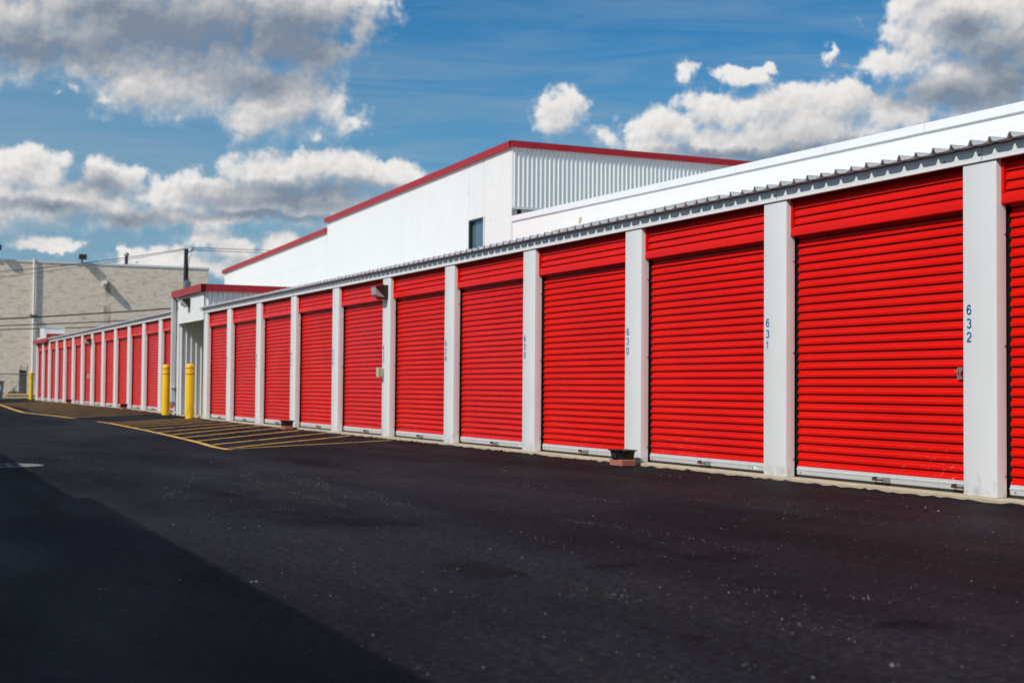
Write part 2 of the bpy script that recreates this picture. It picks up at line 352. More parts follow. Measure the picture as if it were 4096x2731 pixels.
TRAILS = [[(-10.38, -5.59), (-11.48, -5.28), (-12.82, -4.76)], [(-14.06, -4.08), (-12.88, -4.34), (-11.85, -4.51), (-11.38, -4.52)], [(-10.97, -4.64), (-10.52, -4.53), (-9.78, -4.57), (-9.39, -4.55)], [(-12.97, -4.0), (-12.05, -4.06), (-11.25, -4.13)], [(-10.3, -4.27), (-9.91, -4.26)], [(-10.6, -3.96), (-9.63, -4.13), (-9.18, -4.15)], [(-9.37, -5.28), (-9.22, -5.15), (-9.24, -4.98)], [(-7.9, -3.61), (-7.36, -3.49), (-6.88, -3.43), (-6.11, -3.49)], [(-7.46, -4.17), (-6.66, -4.27)], [(-12.52, -3.82), (-10.89, -4.22)], [(-4.21, -4.61), (-3.65, -4.67)], [(-5.06, -4.31), (-4.7, -4.19), (-4.44, -3.9)], [(-5.22, -4.93), (-4.82, -4.86)], [(-16.85, -5.5), (-15.98, -5.45), (-15.55, -5.46)], [(-9.47, -2.62), (-8.97, -2.58)]]
SCRAPS = [(-5.88, -6.11, 0.012), (-5.88, -6.72, 0.01), (-3.4, -4.78, 0.012), (-3.57, -5.21, 0.008), (-5.09, -4.79, 0.007)]

# ------------------------------------------------------------------ camera
cam=bpy.data.cameras.new('camera'); co=bpy.data.objects.new('camera',cam); COL.objects.link(co); scene.camera=co
Rv=Vector((0.42199,0.906566,0.007906)); Uv=Vector((0.026091,-0.02086,0.999442)); Fv=Vector((-0.906225,0.421548,0.032456))
mat=Matrix(((Rv.x,Uv.x,-Fv.x,0.),(Rv.y,Uv.y,-Fv.y,-7.65537),(Rv.z,Uv.z,-Fv.z,.78031),(0,0,0,1)))
co.matrix_world=mat
cam.sensor_width=36; cam.lens=5690/4096*36; cam.clip_start=.05; cam.clip_end=3000
cam.dof.use_dof=True; cam.dof.focus_distance=12.0; cam.dof.aperture_fstop=3.2

# ------------------------------------------------------------------ sun and sky
SV=Vector((.24,-.69,.69)).normalized()      # toward the sun
sun=bpy.data.lights.new('sun','SUN'); sun.energy=3.7; sun.angle=R(.53); sun.color=(1,.965,.91)
so=bpy.data.objects.new('sun',sun); COL.objects.link(so); so.rotation_euler=SV.to_track_quat('Z','Y').to_euler(); so.location=(0,-20,20)
w=bpy.data.worlds.new('World'); scene.world=w; w.use_nodes=True
nt=w.node_tree; nt.nodes.clear()
out=N(nt,'ShaderNodeOutputWorld'); bg=N(nt,'ShaderNodeBackground'); nt.links.new(bg.outputs[0],out.inputs[0]); bg.inputs['Strength'].default_value=.078
sky=N(nt,'ShaderNodeTexSky',sky_type='NISHITA'); sky.sun_disc=False; sky.sun_elevation=math.asin(SV.z); sky.sun_rotation=math.atan2(SV.x,SV.y)
sky.altitude=200; sky.air_density=1.0; sky.dust_density=.6; sky.ozone_density=2.5
geo=N(nt,'ShaderNodeTexCoord'); dirv=geo.outputs['Generated']
sep=N(nt,'ShaderNodeSeparateXYZ'); nt.links.new(dirv,sep.inputs[0])
az=math_(nt,'ARCTAN2',sep.outputs[1],math_(nt,'MULTIPLY',sep.outputs[0],-1)); el=math_(nt,'ARCSINE',sep.outputs[2])
uv=N(nt,'ShaderNodeCombineXYZ'); nt.links.new(az,uv.inputs[0]); nt.links.new(el,uv.inputs[1])
def nz(vec,scale,detail,rough,col=False,dist=0.):
    n=N(nt,'ShaderNodeTexNoise'); n.inputs['Scale'].default_value=scale; n.inputs['Detail'].default_value=detail; n.inputs['Roughness'].default_value=rough; n.inputs['Distortion'].default_value=dist
    nt.links.new(vec,n.inputs['Vector']); return n.outputs['Color' if col else 'Fac']
# ragged outlines: the directions are warped by noise before the cloud masses are looked up
wc=nz(uv.outputs[0],34,9,.64,True)
ws=N(nt,'ShaderNodeVectorMath',operation='SUBTRACT'); nt.links.new(wc,ws.inputs[0]); ws.inputs[1].default_value=(.5,.5,.5)
wm=N(nt,'ShaderNodeVectorMath',operation='MULTIPLY'); nt.links.new(ws.outputs[0],wm.inputs[0]); wm.inputs[1].default_value=(.034,.024,0)
wa=N(nt,'ShaderNodeVectorMath',operation='ADD'); nt.links.new(uv.outputs[0],wa.inputs[0]); nt.links.new(wm.outputs[0],wa.inputs[1])
def field(vec,table,sm):
    acc=None
    for (cx,cy,rx,ry,off_) in table:
        s=N(nt,'ShaderNodeVectorMath',operation='SUBTRACT'); nt.links.new(vec,s.inputs[0]); s.inputs[1].default_value=(cx,cy,0)
        q=N(nt,'ShaderNodeVectorMath',operation='MULTIPLY'); nt.links.new(s.outputs[0],q.inputs[0]); q.inputs[1].default_value=(1/rx,1/ry,0)
        l=N(nt,'ShaderNodeVectorMath',operation='LENGTH'); nt.links.new(q.outputs[0],l.inputs[0])
        if off_:
            ad=N(nt,'ShaderNodeMath',operation='ADD'); nt.links.new(l.outputs['Value'],ad.inputs[0]); ad.inputs[1].default_value=off_; lo=ad.outputs[0]
        else: lo=l.outputs['Value']
        if acc is None: acc=lo
        else:
            mm=N(nt,'ShaderNodeMath',operation='SMOOTH_MIN'); nt.links.new(acc,mm.inputs[0]); nt.links.new(lo,mm.inputs[1]); mm.inputs[2].default_value=sm
            acc=mm.outputs[0]
    return acc
FS,PS=44,15
def shift(v,d):
    n=N(nt,'ShaderNodeVectorMath',operation='ADD'); nt.links.new(v,n.inputs[0]); n.inputs[1].default_value=d; return n.outputs[0]
def lumps(v):
    # billows: cells for the cauliflower heads, plain noise for the wisps
    n=N(nt,'ShaderNodeTexVoronoi',voronoi_dimensions='2D',feature='F1',normalize=True); n.inputs['Scale'].default_value=FS; n.inputs['Detail'].default_value=2; n.inputs['Roughness'].default_value=.55
    nt.links.new(v,n.inputs['Vector'])
    f=N(nt,'ShaderNodeTexNoise',noise_dimensions='2D'); f.inputs['Scale'].default_value=FS*1.2; f.inputs['Detail'].default_value=8; f.inputs['Roughness'].default_value=.58; nt.links.new(v,f.inputs['Vector'])
    p=N(nt,'ShaderNodeTexNoise',noise_dimensions='2D'); p.inputs['Scale'].default_value=PS; p.inputs['Detail'].default_value=4; p.inputs['Roughness'].default_value=.55; nt.links.new(v,p.inputs['Vector'])
    a=math_(nt,'MULTIPLY',math_(nt,'SUBTRACT',.42,n.outputs['Distance']),.75)
    f=math_(nt,'MULTIPLY',math_(nt,'SUBTRACT',f.outputs['Fac'],.5),1.0)
    p=math_(nt,'MULTIPLY',math_(nt,'SUBTRACT',p.outputs['Fac'],.5),1.0)
    return math_(nt,'ADD',math_(nt,'ADD',a,f),p)
here=lumps(uv.outputs[0])
thick=math_(nt,'ADD',math_(nt,'SUBTRACT',.97,field(wa.outputs[0],CLOUDS,.25)),here)
UPV=(-.004,.011,0)
above=math_(nt,'ADD',math_(nt,'SUBTRACT',.97,field(shift(wa.outputs[0],UPV),CLOUDS,.25)),lumps(shift(uv.outputs[0],UPV)))
near_up=lumps(shift(uv.outputs[0],(-.0015,.0035,0)))
rD=field(wa.outputs[0],DARKS,.5)
# cloud masses outside the photographed part of the sky, so the light comes from a whole broken-cloud sky
gen=nz(dirv,2.6,7,.6)
off=math_(nt,'ADD',math_(nt,'LESS_THAN',az,-.12),math_(nt,'GREATER_THAN',az,1.0),clamp=True)
off=math_(nt,'MAXIMUM',off,math_(nt,'GREATER_THAN',el,.36))
gthick=math_(nt,'SUBTRACT',math_(nt,'MULTIPLY',math_(nt,'SUBTRACT',gen,.54),6.),math_(nt,'MULTIPLY',math_(nt,'SUBTRACT',1.,off),50.))
thick=math_(nt,'MAXIMUM',thick,gthick)
# crisp heads where nothing lies above, soft dissolving undersides
width=ramp(nt,above,[(0.,.40),(.9,1.10)])
cover=math_(nt,'DIVIDE',math_(nt,'ADD',thick,.06),width,True)
cover=ramp(nt,cover,[(0.,0.),(.3,.16),(.7,.80),(1.,1.)])
occl=ramp(nt,math_(nt,'MULTIPLY',math_(nt,'ADD',above,.25),.62),[(0.,0.),(.40,.14),(1.,.46)])
relief=math_(nt,'MULTIPLY',math_(nt,'SUBTRACT',here,near_up),.40)
dk=ramp(nt,math_(nt,'ADD',math_(nt,'SUBTRACT',1.25,rD),math_(nt,'MULTIPLY',here,-.28)),[(.0,0.),(1.0,.70)])
shade=math_(nt,'SUBTRACT',math_(nt,'ADD',dk,occl),relief,clamp=True)
ccol=ramp(nt,shade,[(0.,(.88,.86,.84)),(.25,(.66,.65,.65)),(.55,(.42,.445,.485)),(1.,(.215,.265,.345))])
ccol10=mixc(nt,1.,ccol,(12.4,12.4,12.4),'MULTIPLY')
# clear sky, deepened the way the photograph shows it, and thin high cirrus
skyc=mixc(nt,1.,sky.outputs[0],SKYTINT,'MULTIPLY')
cv=N(nt,'ShaderNodeMapping'); cv.inputs['Scale'].default_value=(3.2,26,1); cv.inputs['Rotation'].default_value=(0,0,-.06); nt.links.new(uv.outputs[0],cv.inputs['Vector'])
cir=nz(cv.outputs[0],2.2,7,.62,dist=.6)
cmask=ramp(nt,el,[(.10,1.),(.235,.35)])
cirr=math_(nt,'MULTIPLY',ramp(nt,cir,[(.40,0.),(.76,.80)]),cmask)
skyc=mixc(nt,cirr,skyc,(4.6,5.7,6.6))
hz=math_(nt,'MULTIPLY',ramp(nt,el,[(.04,.90),(.12,.80),(.19,.52),(.25,.06)]),ramp(nt,az,[(.1,1.),(.42,.45),(.8,.16)]))
skyc=mixc(nt,hz,skyc,(2.9,4.75,6.2))
final=mixc(nt,cover,skyc,ccol10)
nt.links.new(final,bg.inputs['Color'])
w.cycles.sampling_method='MANUAL'; w.cycles.sample_map_resolution=512

scene.view_settings.view_transform='Standard'; scene.view_settings.look='None'; scene.view_settings.exposure=EXPO; scene.view_settings.gamma=1

# ------------------------------------------------------------------ ground and markings
g=MB()
xs=[400,60,20,0,-5,-10,-15,-20,-24,-28]+[-28-1.5*i for i in range(1,13)]+[-50,-60,-72,-74.6]
ys=[-300,-40,-12,-8,-6,-4,-2,-.034,.3,9,40,300]
g.grid([[(x,y,gz(x)) for y in ys] for x in xs])
# broken asphalt lip where it laps the slab
rows=[[],[]]; x=-3.0
while x>-72:
    rows[0].append((x,-.13,gz(x)+.0015)); rows[1].append((x,-.036-random.random()*.006,gz(x)+.002+max(0,random.gauss(.007,.006)))); x-=random.uniform(.03,.10)
g.grid(rows)
rows=[[(x,y,z) for x,y,z in rows[1]],[(x,-.0335,gz(x)-.01) for x,y,z in rows[1]]]
g.grid(rows)
tag(obj('ground',g,M['asphalt'],smooth=60),'black sealed asphalt yard with dark stains and scattered grit',kind='structure')
g=MB(); g.box(-400,-74.6,-300,300,-.3,.03); tag(obj('verge',g,M['dirt'],smooth=0),'dusty strip behind the chain-link fence',kind='structure')

def strip(mb, pts, wd, h=.004):
    L=[]
    for i,p in enumerate(pts):
        a=Vector(pts[max(i-1,0)]); b=Vector(pts[min(i+1,len(pts)-1)]); d=(b-a).normalized(); n=Vector((-d.y,d.x))*wd/2
        L.append(((p[0]+n.x,p[1]+n.y,gz(p[0]+n.x)+h),(p[0]-n.x,p[1]-n.y,gz(p[0]-n.x)+h)))
    mb.grid(L)
def sub(a,b,n=10,wob=.0):
    return [(a[0]+(b[0]-a[0])*i/n+random.uniform(-wob,wob),a[1]+(b[1]-a[1])*i/n+random.uniform(-wob,wob)) for i in range(n+1)]
g=MB()
oul=[(-31.9,-2.75),(-30.9,-2.67),(-27.27,-2.77),(-24.6,-2.87),(-22.04,-3.01),(-20.4,-3.11),(-18.83,-3.25),(-18.0,-3.25)]
strip(g,oul,.10)
for a,b in [((-18.12,-3.22),(-20.45,-.14)),((-18.39,-3.16),(-22.47,-.14)),((-19.47,-3.12),(-23.89,-.11)),((-20.79,-3.05),(-25.47,-.10)),((-22.17,-2.96),(-26.87,-.10)),((-23.49,-2.88),(-28.3,-.10)),
            ((-24.79,-2.84),(-29.5,-.10)),((-26.47,-2.75),(-30.6,-.10)),((-27.93,-2.70),(-31.6,-.2)),((-29.08,-2.66),(-32.4,-.3)),((-30.04,-2.64),(-33.4,-.2)),((-30.89,-2.65),(-34.3,-.12))]:
    strip(g,sub(a,b,14,.012),.075,.007)
tag(obj('near_road_marking',g,M['roadpaint'],smooth=0),'yellow diagonal hatching with a thick edge line by the near doors',kind='structure')
g=MB()
strip(g,[(-34.6,-2.88),(-36.9,-3.1),(-38.69,-3.31),(-40.02,-3.44),(-43.83,-3.32),(-48,-3.1),(-52.69,-2.87),(-58,-2.55),(-64,-2.3)],.13)
for i in range(18):
    x=-35.0-1.2*i; k=.18*i
    strip(g,sub((x,-2.78-.3*math.exp(-((x+40)/4)**2)),(x-4.1-k,-.2),12,.012),.07,.007)
tag(obj('far_road_marking',g,M['roadpaint'],smooth=0),'worn yellow diagonal hatching along the far doors',kind='structure')

# grit: pale and dark chips, far too many to count
g=MB()
def chip(x,y,s,m):
    z=gz(x); a=random.uniform(0,6.28)
    P=[(x+s*math.cos(a+t)*random.uniform(.6,1.1),y+s*math.sin(a+t)*random.uniform(.6,1.1),z+s*random.uniform(0,.25)) for t in (0,1.57,3.14,4.71)]
    T=(x,y,z+s*random.uniform(.5,1.0))
    for i in range(4): g.face([P[i],P[(i+1)%4],T],m)
cl=[(random.uniform(-18,-2.6),random.uniform(-6.6,-.8),random.uniform(.2,1.1)) for _ in range(46)]+[(-11.2,-5.5,.8),(-9.6,-5.3,.7),(-12.3,-5.9,.6),(-5.2,-5.0,.5),(-4.6,-4.5,.4),(-7.4,-4.7,.7),(-4.0,-4.6,.35)]
for i in range(7500):
    if random.random()<.55:
        c=random.choice(cl); x=random.gauss(c[0],c[2]*1.6); y=random.gauss(c[1],c[2]*.45)
    else: x=-2.4-15*random.random()**1.5; y=random.uniform(-7,-.3)
    if y>-.15 or y<-7.2: continue
    chip(x,y,min(.007,random.lognormvariate(math.log(.0024),.45)),0 if random.random()<.62 else 1)
for tr in TRAILS:
    for (xa_,ya_),(xb_,yb_) in zip(tr[:-1],tr[1:]):
        n=int(34*math.hypot(xb_-xa_,yb_-ya_))+6
        for k in range(n):
            t=random.random(); s_=.03*abs(xa_)/8
            chip(xa_+(xb_-xa_)*t+random.gauss(0,s_*2.5),ya_+(yb_-ya_)*t+random.gauss(0,s_),min(.008,random.lognormvariate(math.log(.0030),.4)),0)
for x,y,s_ in SCRAPS:
    for k in range(3): chip(x+random.gauss(0,.008),y+random.gauss(0,.012),.7*s_*random.uniform(.6,1.2),0)
for k in range(900):
    x=-3-31*random.random()**1.3; chip(x,-.036-abs(random.gauss(0,.05)),min(.010,random.lognormvariate(math.log(.0038),.5)),0 if random.random()<.35 else 1)
for x,y in [(-11.5,-.55),(-11.6,-.60),(-11.66,-.66),(-11.2,-.42),(-7.9,-.75),(-7.82,-.82),(-7.6,-.9)]: chip(x,y,.011,0)
tag(obj('gravel',g,[M['stone'],M['darkstone']],smooth=0),'loose pale and dark grit scattered over the asphalt',kind='stuff')

# drain collar at the shade edge
t=thing('drain_cover',(-15.05,-6.2,gz(-15)),'flat pale concrete drain cover with dark slots at the edge of the shade','drain cover')
g=MB(); g.lathe((-15.05,-6.2,-.045),(0,0,1),[(.34,0),(.34,.010),(.31,.014)],28); obj('collar',g,concrete('stained_concrete',(.20,.20,.19),9),t)
for i in range(5):
    for j in range(2):
        g=MB(); g.box(-15.25+.09*i,-15.20+.09*i,-6.30+.12*j,-6.22+.12*j,-.033,-.0295); obj('slot',g,M['dark'],t,smooth=0)

# ------------------------------------------------------------------ storage rows
PW=.35; FB=2.496
def pillar_mesh():
    g=MB(); c=.007
    pr=[(0,.092),(0,c),(c*.3,c*.3),(c,0),(PW-c,0),(PW-c*.3,c*.3),(PW,c),(PW,.092),(PW-.03,.092)]
    def r(z): return [(x,y,z) for x,y in pr]
    g.grid([r(0),r(.01),r(1.25),r(2.60)])
    g.face(r(0)[::-1]); g.box(.01,PW-.01,.05,.3,.0,2.58,1,skip='f')
    for z in (.16,1.12,1.95):                        # fixing screws on the jamb
        g.ball((PW+.002,.078,z),.0085,2,8,1)
    return g
def curtain_mesh(wd):
    g=MB(); p=.0735; z=.088; pr=[]; y0=.134
    while z<2.36:
        pr+=[(y0-.0165,z+.0025),(y0-.0172,z+.0205),(y0-.0150,z+.0235),(y0-.0075,z+.0335),(y0-.0045,z+.0365),(y0-.0010,z+.0605),(y0+.018,z+.0616),(y0+.018,z+.0724)]
        pr+=[(y0-.0160,z+p-.0008)]
        z+=p
    g.extrude_x(pr,.016,wd+.04,0,flip=False)
    # black sheet behind the slats, standing in for the unlit inside
    g.box(-.02,wd+.04,.155,.16,0,2.4,1)
    return g
def bottom_bar_mesh(wd):
    g=MB(); pr=[(.118,.021),(.113,.0215),(.111,.026),(.110,.056),(.106,.061),(.1045,.066),(.106,.072),(.1135,.078),(.115,.095),(.124,.096)]
    g.extrude_x(pr,.014,wd+.03,0); 
    g.face([(.014,y,z) for y,z in pr]+[(.014,.124,.021)],0)
    g.box(.016,wd+.03,.114,.130,-.002,.0205,1); 
    g.lathe((.07,.110,.042),(0,-1,0),[(.009,0),(.008,.004)],10,2)
    return g
def latch_mesh():
    g=MB()
    g.box(-.095,-.075,.075,.112,.036,.066,1); g.lathe((-.085,.076,.051),(0,-1,0),[(.013,0),(.011,.006)],10,1)
    g.cyl((-.105,.082,.043),(.03,.082,.043),.0075,8,1)
    g.grid([[(-.01,.086,.036),(-.01,.086,.050)],[(.045,.080,.026),(.045,.080,.066)],[(.085,.086,.024),(.085,.086,.068)],[(.092,.1105,.024),(.092,.1105,.068)]],0)
    g.lathe((.062,.081,.046),(0,-1,0),[(.010,0),(.009,.004)],10,0)
    return g
def header_mesh(wd):
    g=MB(); pr=[]; z=2.198; p=.072
    while z<2.50:
        pr+=[(.0635,z+.0025),(.0630,z+.018),(.0645,z+.0245),(.0720,z+.0365),(.0740,z+.041),(.077,z+.060),(.096,z+.0604),(.096,z+.0710),(.0640,z+p-.0008)]; z+=p
    g.extrude_x(pr,.030,wd,0)
    # left edge trim, black strip as shade in the gap beside it, flat bottom trim
    g.box(0.001,.028,.047,.12,2.2465,2.56,0); g.box(.028,.036,.096,.12,2.2465,2.56,1)
    g.extrude_x([(.12,2.166),(.050,2.166),(.0455,2.171),(.0475,2.238),(.0525,2.2455),(.0800,2.2465)],.001,wd,0)
    g.face([(.001,.12,2.166),(.001,.050,2.166),(.001,.0455,2.171),(.001,.0475,2.238),(.001,.0525,2.2455),(.001,.12,2.2455)],0)
    for x in (.012,wd*.33,wd*.67,wd-.03): g.ball((x,.046,2.205),.006,2,6,1)
    return g
def arc(cx,cy,rx,ry,a0,a1,n=14):
    return [(cx+rx*math.cos(R(a0+(a1-a0)*i/n)),cy+ry*math.sin(R(a0+(a1-a0)*i/n))) for i in range(n+1)]
DIG={'0':[arc(.5,.5,.40,.47,90,450,28)],
 '1':[[(.18,.74),(.36,.80),(.50,.97),(.50,.03)]],
 '2':[arc(.5,.70,.38,.27,170,-30,16)+[(.62,.42),(.30,.22),(.12,.03)],[(.12,.035),(.90,.035)]],
 '3':[arc(.48,.735,.33,.235,160,-85,14),arc(.48,.275,.38,.245,85,-165,16)],
 '4':[[(.68,.03),(.68,.97),(.08,.28),(.94,.28)]],
 '5':[[(.84,.965),(.24,.965),(.16,.50)]+arc(.47,.33,.40,.30,140,-160,18)],
 '6':[arc(.5,.31,.37,.28,0,360,24),[(.13,.33)]+[(.13,.50),(.17,.70),(.27,.88),(.42,.96),(.56,.97),(.72,.92),(.84,.77)]],
 '7':[[(.08,.965),(.90,.965),(.66,.62),(.50,.30),(.43,.03)]],
 '8':[arc(.5,.745,.31,.225,0,360,22),arc(.5,.265,.39,.24,0,360,24)],
 '9':[arc(.5,.69,.37,.28,0,360,24),[(.87,.67),(.87,.50),(.83,.30),(.73,.12),(.58,.04),(.44,.03),(.28,.08),(.16,.23)]]}
def text_mesh(s,w=.052,h=.071,t=.0122):
    g=MB()
    for i,ch in enumerate(s):
        for st in DIG[ch]:
            P=[Vector(((x-.5)*w,y*h-.103*i)) for x,y in st]; closed=(P[0]-P[-1]).length<1e-6
            L=[]
            for k,p in enumerate(P):
                if closed: d0=p-P[k-1 if k else -2]; d1=P[(k+1) if k<len(P)-1 else 1]-p
                else: d0=p-P[max(k-1,0)]; d1=P[min(k+1,len(P)-1)]-p
                if d0.length<1e-9: d0=d1
                if d1.length<1e-9: d1=d0
                d0=d0.normalized(); d1=d1.normalized(); d=(d0+d1).normalized(); n=Vector((-d.y,d.x))*(t/2/max(.55,d.dot(d1)))
                L.append(((p.x+n.x,0,p.y+n.y),(p.x-n.x,0,p.y-n.y)))
            g.grid([[(x,y,z) for x,y,z in r] for r in L])
    return g

WD=2.25
proto={}
def storage_row(root, lefts, z0, numbers, fascia, roofx, xr=None):
    """pillars at the given left edges (right to left), a door and header in every bay"""
    for i,x in enumerate(lefts):
        if 'pillar' not in proto:
            pl=proto['pillar']=obj('pillar',pillar_mesh(),[M['white'],M['dark'],M['steel']],root,(x,0,z0)); pl.location=Vector((x,0,z0))-wloc(root)
        else:
            pl=dup(proto['pillar_bare'] if 'pillar_bare' in proto else proto['pillar'],root,Vector((x,0,z0))-wloc(root))
        if i in numbers:
            g=text_mesh(numbers[i]); n=obj('number_lettering',g,M['blue'],pl,(.066,-.0022,1.36),smooth=0)
        if 'pillar_bare' not in proto:
            pb=proto['pillar'].copy(); proto['pillar_bare']=pb       # unlinked source for the copies
        # bay to the LEFT of this pillar, i.e. between lefts[i+1]+PW and x
    for i in range(len(lefts)-1):
        xl=lefts[i+1]+PW; wd=lefts[i]-xl; sc=(wd/WD,1,1); at=Vector((xl,0,z0))-wloc(root)
        if 'door' not in proto:
            d=obj('rollup_door',curtain_mesh(WD),[M['red'],M['dark']],root,at); proto['door']=d
            obj('bottom_bar',bottom_bar_mesh(WD),[M['galv'],M['rubber'],M['steel']],d,(0,0,0))
            obj('slide_latch',latch_mesh(),[M['steel'],M['rust']],d,(WD*.50,0,0))
            h=obj('header_panel',header_mesh(WD),[M['red'],M['dark'],M['chrome']],root,at); proto['header']=h
            d.scale=sc; h.scale=sc
        else:
            d=dup(proto['door'],root,at,sc); dup(proto['header'],root,at,sc)
            for ch in d.children:
                if ch.name.startswith('slide_latch'): ch.location.x=WD*random.uniform(.44,.56)
    # slab
    xr=xr or lefts[0]+PW+.3; xe=lefts[-1]-.12
    g=MB(); n=int((xr-xe)/.12); 
    front=[(xe+(xr-xe)*k/n) for k in range(n+1)]
    jit=[random.uniform(-.004,.004) for _ in front]
    g.grid([[(x,-.032+j,z0-.25) for x,j in zip(front,jit)],[(x,-.030+j,z0-.010+j*.8) for x,j in zip(front,jit)],[(x,-.020+j,z0-.003) for x,j in zip(front,jit)],[(x,.02,z0-.0025) for x in front],[(x,.4,z0-.002) for x in front]])
    obj('foundation',g,M['slab'],root)
    # fascia: lengths butt over the pillars
    fx0,fx1=fascia; g=MB(); cuts=[fx1]+[x+PW*.62 for x in lefts if fx0+.5<x+PW*.62<fx1-.5]+[fx0]
    for a,b in zip(cuts[:-1],cuts[1:]):
        lo,hi=b+.0025,a-.0025
        g.extrude_x([(.02,z0+FB+.002),(-.010,z0+FB),(-.0145,z0+FB+.004),(-.0145,z0+FB+.016),(-.0125,z0+FB+.018),(-.0125,z0+2.606),(.02,z0+2.606)],lo,hi,0)
        g.box(lo-.006,lo+.001,-.0105,-.006,z0+FB+.002,z0+2.605,1)
        for xx in (hi-.02,(lo+hi)/2,(lo+hi)/2+.9): g.lathe((xx,-.0125,z0+2.55),(0,-1,0),[(.008,0),(.007,.003)],8,1)
    obj('fascia',g,[M['white'],M['bronze']],root,smooth=25)
    # ribbed roof sheet: open rib ends at the eave
    rx0,rx1=roofx; g=MB(); prof=[]; x=rx0; q=.2; k=0
    while x<rx1-.15:
        j=random.uniform(-.004,.004); hh=.043+(0.003 if k%2 else -.002); sag=random.uniform(-.002,.002)
        prof+=[(x,0),(x+.045,-.002+sag),(x+.080,-.001),(x+.105,.006),(x+.118+j,hh*.55),(x+.126+j,hh),(x+.142+j,hh),(x+.150+j,hh*.5),(x+.163,.006),(x+.185,.0)]; x+=q; k+=1
    prof.append((x,0))
    def row(y,dz): return [(px,y+random.uniform(-.002,.002)*(1 if dz<=0 else 0),z0+2.614+pz+dz) for px,pz in prof]
    ya,yb=-.088,9.0; sl=.022
    g.grid([row(ya,0),[(px,ya+.03,z0+2.614+pz+.03*sl) for px,pz in prof],[(px,yb,z0+2.614+pz+(yb-ya)*sl) for px,pz in prof]])
    # underside sheet and turned-down lip
    a=[(px,ya+.004,z0+2.609+max(0,pz-.004)) for px,pz in prof]; b=[(px,yb,z0+2.609+(yb-ya)*sl+max(0,pz-.004)) for px,pz in prof]
    g.grid([b,a]); g.grid([a,row(ya,0)])
    obj('roof',g,M['roof'],root,smooth=30)
    # shell: black box painted as the unlit inside, then the outer walls
    g=MB(); g.box(xe+.1,xr-.1,.17,9.0,z0-.2,z0+2.60,0)
    obj('wall',g,M['dark'],root,smooth=0)
    g=MB(); g.box(xe+.05,xr-.05,8.9,9.02,z0-.2,z0+2.72,0); g.box(xr-.11,xr-.03,.02,8.9,z0-.2,z0+2.61,0); g.box(xe+.03,xe+.11,.02,8.9,z0-.2,z0+2.61,0)
    obj('end_wall',g,M['white'],root,smooth=0)

near=thing('storage_building',(-20,4.5,0),'long low row of red roll-up storage doors numbered 623 to 632, nearest the viewer','storage building','rows of red storage doors')
NL=[-8.3406-2.6*k for k in range(-2,7)]+[-26.54,-29.10,-31.64,-33.93]
nums={k+2:str(632-k) for k in range(10)}
storage_row(near,NL,0.,nums,(-33.95,NL[0]+PW+.3),(-34.1,NL[0]+PW+.3))
# flat latch plate low on the right edge of one door, small stickers on bars
def side_latch():
    g=MB(); g.cbox(-.055,-.002,.102,.114,.945,.963,.002,0); g.cbox(-.070,-.002,.092,.110,.927,.943,.002,0)
    for x in (-.045,-.02): g.cyl((x,.100,.927),(x,.100,.893),.006,8,0)
    g.cbox(-.055,-.002,.100,.112,.872,.893,.002,0)
    for z in (.955,.882): g.lathe((-.035,.102,z),(0,-1,0),[(.006,0),(.005,.004)],8,0)
    return g
drs=[c for c in near.children if c.name.startswith('rollup_door')]
for d in drs:
    bay=wloc(d).x
    if abs(bay-(NL[3]+PW))<.2: obj('side_latch',side_latch(),M['steel'],d,(WD-.122,0,0)); obj('slide_latch',latch_mesh(),[M['steel'],M['rust']],d,(WD-.115,0,0))
    if abs(bay-(NL[4]+PW))<.2 or abs(bay-(NL[6]+PW))<.2 or abs(bay-(NL[5]+PW))<.2 or abs(bay-(NL[7]+PW))<.2:
        g=MB(); g.box(0,.10,.1085,.1095,.030,.055,0); g.box(.004,.018,.1080,.1084,.034,.051,1); obj('sticker',g,[M['copper'],M['dark']],d,(WD-.34,0,0),smooth=0)

ZF=.065
far=thing('storage_building',(-52,4.5,ZF),'distant row of red roll-up storage doors beyond the pair of yellow bollards','storage building','rows of red storage doors')
FL=[-37.28,-39.45,-41.89,-44.28,-46.73,-49.18,-51.54,-53.87,-56.21,-58.60,-60.94,-63.31,-65.49,-67.76]
storage_row(far,FL,ZF,{},(-63.15,-37.3),(-63.3,-37.3),-36.96)

def ribbed(g, axis, const, s0, s1, z0, ztop, pitch, rib, dep, out, m=0, first=0.):
    """ribbed cladding: axis 'x' runs along x on plane y=const, 'y' runs along y on plane x=const; out = direction of the ribs"""
    pr=[(s0,0)]; s=s0+first
    while s<s1-pitch:
        a=pitch-rib
        pr+=[(s+a*.5,0),(s+a*.5+rib*.28,dep),(s+a*.5+rib*.72,dep),(s+a*.5+rib,0)]; s+=pitch
    pr.append((s1,0))
    P=lambda s,d,z: (s,const+out*d,z) if axis=='x' else (const+out*d,s,z)
    lo=[P(s,d,z0(s) if callable(z0) else z0) for s,d in pr]; hi=[P(s,d,ztop(s) if callable(ztop) else ztop) for s,d in pr]
    flip=(axis=='x')!=(out<0)
    g.grid([lo,hi] if not flip else [hi,lo],m)

